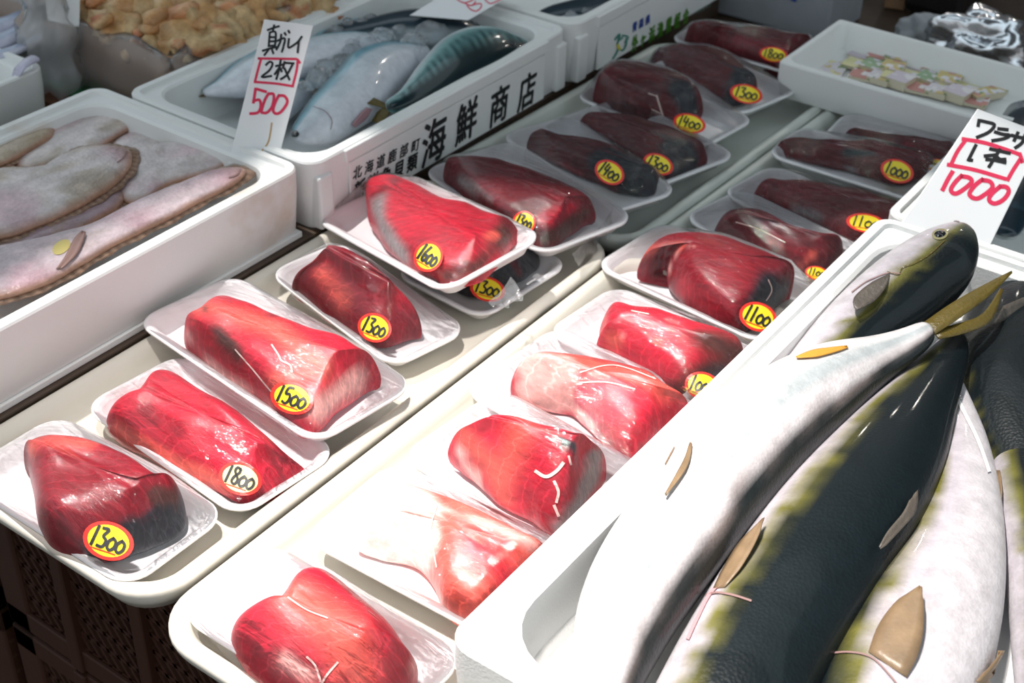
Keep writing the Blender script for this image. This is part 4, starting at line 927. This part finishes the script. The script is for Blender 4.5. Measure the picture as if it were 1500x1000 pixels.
# ================================================================== SHELLFISH BOX IN A BAG
zb = .085; nc = at(262, 90, zb); bx1, by0 = nc.x, nc.y
bx1 = min(bx1, -1.186)
bl = at(85, 32, zb); 
SB = thing('cardboard_box', 'open cardboard box of cream shellfish wrapped in a clear plastic bag', 'box', (bx1-.19, by0+.22, 0))
hx_, hy_ = .19, .24; Oc = Vector((bx1-hx_, by0+hy_, 0))
prof = [(0, .0), (0, zb-.002), (.001, zb), (.004, zb), (.005, zb-.003), (.006, .02)]
o = loft_rr('box_body', Oc, X, Y, Z, hx_, hy_, .004, prof, CARDBD, SB, k=2); autosmooth(o, 30)
V = []; nb = 96; rg = [(.004, .0, .001), (.016, .0, .02), (.016, 0, .04), (.012, 0, .06), (.006, 0, zb+.004), (-.004, 0, zb+.007), (-.012, 0, zb-.004), (-.016, 0, zb-.02)]
for ins, _, z in rg:
    base = catmull([list(p) for p in rr(hx_+ins, hy_+ins, .045 if z < zb-.005 and ins > 0 else .03, 3)], nb)
    for i, p in enumerate(base):
        w0 = Vector((Oc.x+p[0], Oc.y+p[1], z)); V.append(w0+noise.noise_vector(w0*Vector((1, 1, 1)).length*14)*.010)
mk('plastic_bag', V, ringfaces(nb, len(rg)), BAG, SB)
# gathered tuft at the left corner
V = []; tc0 = at(78, 120, .005); tc1 = at(62, -30, .15)
for j in range(10):
    t_ = j/9; c = tc0.lerp(tc1, t_); rad = .045*(1-.55*t_)+.006*math.sin(j*1.7)
    for i in range(24):
        a = 2*math.pi*i/24; rr_ = rad*(1+.13*math.sin(i*2.6+j*.6)); V.append(c+Vector((math.cos(a)*rr_, math.sin(a)*rr_, .006*math.sin(i*1.9))))
mk('bag_end', V, ringfaces(24, 10), BAG2, SB)
def shellcol(v, k=0):
    a = noise.noise(v*30); b_ = noise.noise(v*90)
    c = lerp3((.55, .30, .12), (.66, .48, .26), smooth01(-.3, .3, a)); c = lerp3(c, (.50, .13, .05), smooth01(.3, .5, a+b_*.3)*.8)
    return lerp3(c, (.30, .20, .12), smooth01(.3, .6, -a+b_*.2)*.6)
rs = random.Random(3)
spots = [(150,22),(185,60),(205,40),(240,70),(232,45),(262,62),(290,55),(310,40),(325,55),(345,35),(275,30),(250,15),(215,15),(180,5),(300,15),(335,12),(365,22),(390,8),(365,48),(400,28),(420,12),(445,2),(160,45),(125,20),(140,5),(285,0),(320,-8),(355,-8),(240,-5),(200,-12),(410,-8),(440,-18),(380,-15),(265,78),(225,62),(205,72)]
for i, (px, py) in enumerate(spots):
    r = rs.uniform(.026, .042) if py < 66 else .020
    c = at(px, py, zb-.012+rs.uniform(0, .014)); 
    if c.x > bx1-.02: c.x = bx1-.02
    c.y = max(c.y, by0+.02)
    a_ = rs.uniform(0, 3)
    o = lump('shellfish_piece', ('orange-tinged ' if i % 3 == 0 else 'cream ')+'shellfish piece heaped in the bagged cardboard box', 'shellfish', 'shellfish pieces in the bagged box', c, r, SHELL, i*3.1, cols=shellcol, sq=(1.15, .85, .75), amp=.75, sub=3, fr=1.5)
    # a claw-like knob as its own part
    b2 = bmesh.new(); bmesh.ops.create_icosphere(b2, subdivisions=2, radius=1); V = []
    q = Vector((rs.uniform(-1, 1), rs.uniform(-1, 0), .75)).normalized()*r*.85+Vector(c)
    for v in b2.verts:
        p = v.co*(1+.5*noise.noise(v.co*2+Vector((i, 0, 0)))); V.append(q+Vector((p.x, p.y*1.6, p.z*.8))*r*.34)
    F_ = [tuple(v.index for v in f_.verts) for f_ in b2.faces]; b2.free()
    mk('claw', V, F_, SHELL, o, cols=[lerp3(shellcol(v), (.72, .22, .12), .35 if i % 3 == 0 else .1) for v in V])
# things round the bagged box
gs = box('green_sheet', bx1-.40, bx1+.01, by0-.03, by0+.1, .0, .004, simple('green_plastic', (.03, .22, .07), .35), bw=.001); tag(gs, 'green plastic sheet sticking out under the bagged cardboard box', 'sheet')
wb = box('wooden_board', bx1-.45, bx1-.02, by0-.055, by0+.05, -.012, -.001, simple('reddish_wood', (.20, .08, .04), .6, .3, 50, .3, 15), bw=.001); tag(wb, 'reddish brown board below the green sheet behind the flounder box', 'board')
# belt fish box
BFx = at(62, 100, .07).x
C7 = foam_crate('foam_box', 'white foam box of long silver belt fish at the upper left corner', BFx-.40, BFx, .50, .915, .0, .070, wall=.02)
for i, pts in enumerate([[(-60,75),(0,62),(35,45),(62,28)],[(-60,52),(0,40),(30,28),(60,12)],[(-60,92),(0,80),(38,66),(62,52)]]):
    st = [(p[0], p[1]-(9 if i < 2 else 5), p[0]+3, p[1]+(9 if i < 2 else 5)) for p in pts]
    lab = ['silver-blue belt fish in the middle of three at the upper left corner', 'silver-blue belt fish farthest back of the three at the upper left', 'narrow silver belt fish nearest the box edge, its thin tail hanging over'][i]
    rt, cc_ = fish('belt_fish', lab, 'belt fish in the upper left box', st, .066, 60, lambda d, s, v: lerp3((.62, .62, .74), (.30, .36, .50), smooth01(.2, .8, d)), MACK, .5, NR=24, NA=16)
    if i == 2:
        P3 = [at(50,86,.078), at(38,92,.079), at(26,105,.074), at(20,125,.055), at(16,150,.03), at(14,165,.012)]
        rows = catmull([list(p) for p in P3], 20, closed=False); V = []
        for j, r_ in enumerate(rows):
            w_ = .0095*(1-j/21)+.0008
            for k in range(8): a = 2*math.pi*k/8; V.append(Vector(r_)+X*(w_*math.cos(a))+Vector((0, .25, .3))*(w_*math.sin(a)))
        mk('tail', V, ringfaces(8, 20), MACK, rt, cols=[(.5, .48, .6)]*len(V))
# ================================================================== PAPER PACKETS IN THE BACK BOX
PCOL = [(.62, .55, .62), (.70, .66, .35), (.55, .25, .22), (.30, .42, .25), (.66, .62, .66), (.60, .48, .20)]
def packmat(i):
    mt, nt, b = newmat('packet_print_%d' % i); L = nt.links.new
    tcn = N(nt, 'ShaderNodeTexCoord'); vo = N(nt, 'ShaderNodeTexVoronoi', Scale=70.0+i*12); vo.distance = 'CHEBYCHEV'; L(tcn.outputs['Object'], vo.inputs['Vector'])
    hs = N(nt, 'ShaderNodeValToRGB'); hs.color_ramp.interpolation = 'CONSTANT'
    sp_ = N(nt, 'ShaderNodeSeparateColor'); L(vo.outputs['Color'], sp_.inputs[0]); L(sp_.outputs[0], hs.inputs[0])
    el = hs.color_ramp.elements; el[0].color = (*PCOL[i], 1); el[0].position = 0; el[1].position = .5; el[1].color = (.75, .72, .74, 1)
    for p, c in ((.68, PCOL[(i+1) % 6]), (.8, PCOL[(i+3) % 6]), (.9, (.2, .3, .12))): e = el.new(p); e.color = (*c, 1)
    L(hs.outputs[0], b.inputs['Base Color']); b.inputs['Roughness'].default_value = .5; return mt
PM = [packmat(i) for i in range(6)]
def packet(px, py, w, l, h, rot, mi, label=None, group='paper packets in the smooth box', z=.010):
    c = at(px, py, z); ca, sa = math.cos(rot), math.sin(rot)
    root = thing('paper_packet', label or 'small printed paper packet in the smooth low box', 'packet', c, group)
    def bx_(nm, z0, z1, s, mat):
        V = [c+Vector((ca*a*w*s-sa*b*l*s, sa*a*w*s+ca*b*l*s, zz)) for zz in (z0, z1) for a, b in ((-.5, -.5), (.5, -.5), (.5, .5), (-.5, .5))]
        return mk(nm, V, [(3, 2, 1, 0), (4, 5, 6, 7), (0, 1, 5, 4), (1, 2, 6, 5), (2, 3, 7, 6), (3, 0, 4, 7)], mat, root, smooth=False)
    bx_('stack', 0, h, .96, simple_cache('paper_edge', (.62, .56, .42))); bx_('printed_top', h, h+.0006, 1.0, PM[mi])
k_ = 0
for row, (x0, y0, dx, dy, cnt) in enumerate([(1262,82,26,5.6,7),(1252,96,27,6,7),(1262,112,28,6.5,7)]):
    for i in range(cnt):
        packet(x0+dx*i, y0+dy*i, .028+.002*(i%2), .031, .004+.004*((i*7+row*3) % 3), .12*((i*5+row) % 3-1), (i*2+row) % 6); k_ += 1
packet(1213, 99, .045, .045, .001, .2, 4, 'pale pink leaflet with blue and red print, left corner of the packet box', None)
packet(1305, 120, .024, .026, .010, .1, 1, 'plain tan packet at the front middle of the packet box', None)
packet(1446, 142, .020, .055, .0085, -.5, 5, 'orange-edged packet at the right end of the packet box', None)
pc = at(1213, 99, .0125)
# ================================================================== BACKGROUND THINGS
DKB = simple('dark_navy', (.012, .016, .03), .5, var=.4); WRAP = simple('dull_white_wrap', (.30, .32, .35), .5, .5, 25, .35, 12)
def bgbox(name, label, cat, p, z0, z1, w, d, mat, bw=.004, rot=0):
    c = at(*p, z0); o = box(name, -w/2, w/2, -d/2, d/2, 0, z1-z0, mat, bw=bw, loc=(0, 0, 0)); o.location = c; o.rotation_euler = (0, 0, rot); return tag(o, label, cat)
PB_ = bgbox('printed_carton', 'dull grey carton with blue characters behind the farthest tuna pack', 'carton', (1150, 22), -.03, .10, .19, .12, WRAP)
PBloc = PB_.location
for i, ch in enumerate('鮮度'):
    oo = text_on(ch, Vector((PBloc.x-.012+i*.037, PBloc.y-.0615, .035)), X, Z*1.2, .034, BLUEP, PB_, bold=.001)
    oo.matrix_parent_inverse = Matrix.Identity(4)
bgbox('dark_bin', 'dark navy plastic bin left of the printed carton', 'bin', (1050, -10), -.03, .06, .12, .12, DKB)
bgbox('foam_sheet', 'leaning pale foam lid behind the packet box', 'lid', (1255, -6), -.03, .10, .025, .22, FOAM, .003, .25)
# brown folded cardboard
for i, (p, w, rot) in enumerate([((1310, 10), .03, .3), ((1350, -6), .12, -.5)]):
    bgbox('cardboard_strip', ['narrow brown cardboard strip standing behind the packet box', 'olive brown cardboard flap leaning across the dark gap behind the packets'][i], 'cardboard', p, -.03, .07, w, .02, [CARDBD, simple('olive_card', (.16, .11, .03), .7)][i], .001, rot)
bgbox('black_bag', 'black bag in the dark gap behind the packet box', 'bag', (1385, 8), -.03, .07, .09, .16, simple('black_bag_plastic', (.008, .006, .006), .4, .5, 20), .02)
bgbox('grey_panel', 'plain grey panel at the top right corner', 'panel', (1480, -30), -.03, .16, .30, .03, simple('grey_panel', (.20, .20, .20), .7, var=.2), .002, .2)
WB = simple('crumpled_foil', (.75, .78, .82), .18, 1.0, 30, metal=.9)
lump('foil_bag', 'crumpled silver foil bag behind the packet box at the right', 'bag', None, at(1430, 62, .02), .055, WB, 4, sq=(1.1, .7, .7), amp=.55, sub=4, fr=1.8)
lump('white_bag', 'crumpled white bag left of the foil bag', 'bag', None, at(1352, 52, .0), .05, simple('white_bag_plastic', (.32, .34, .36), .4, .6, 30, .3, 20), 9, sq=(.8, .6, .6), amp=.4, sub=4, fr=1.8)
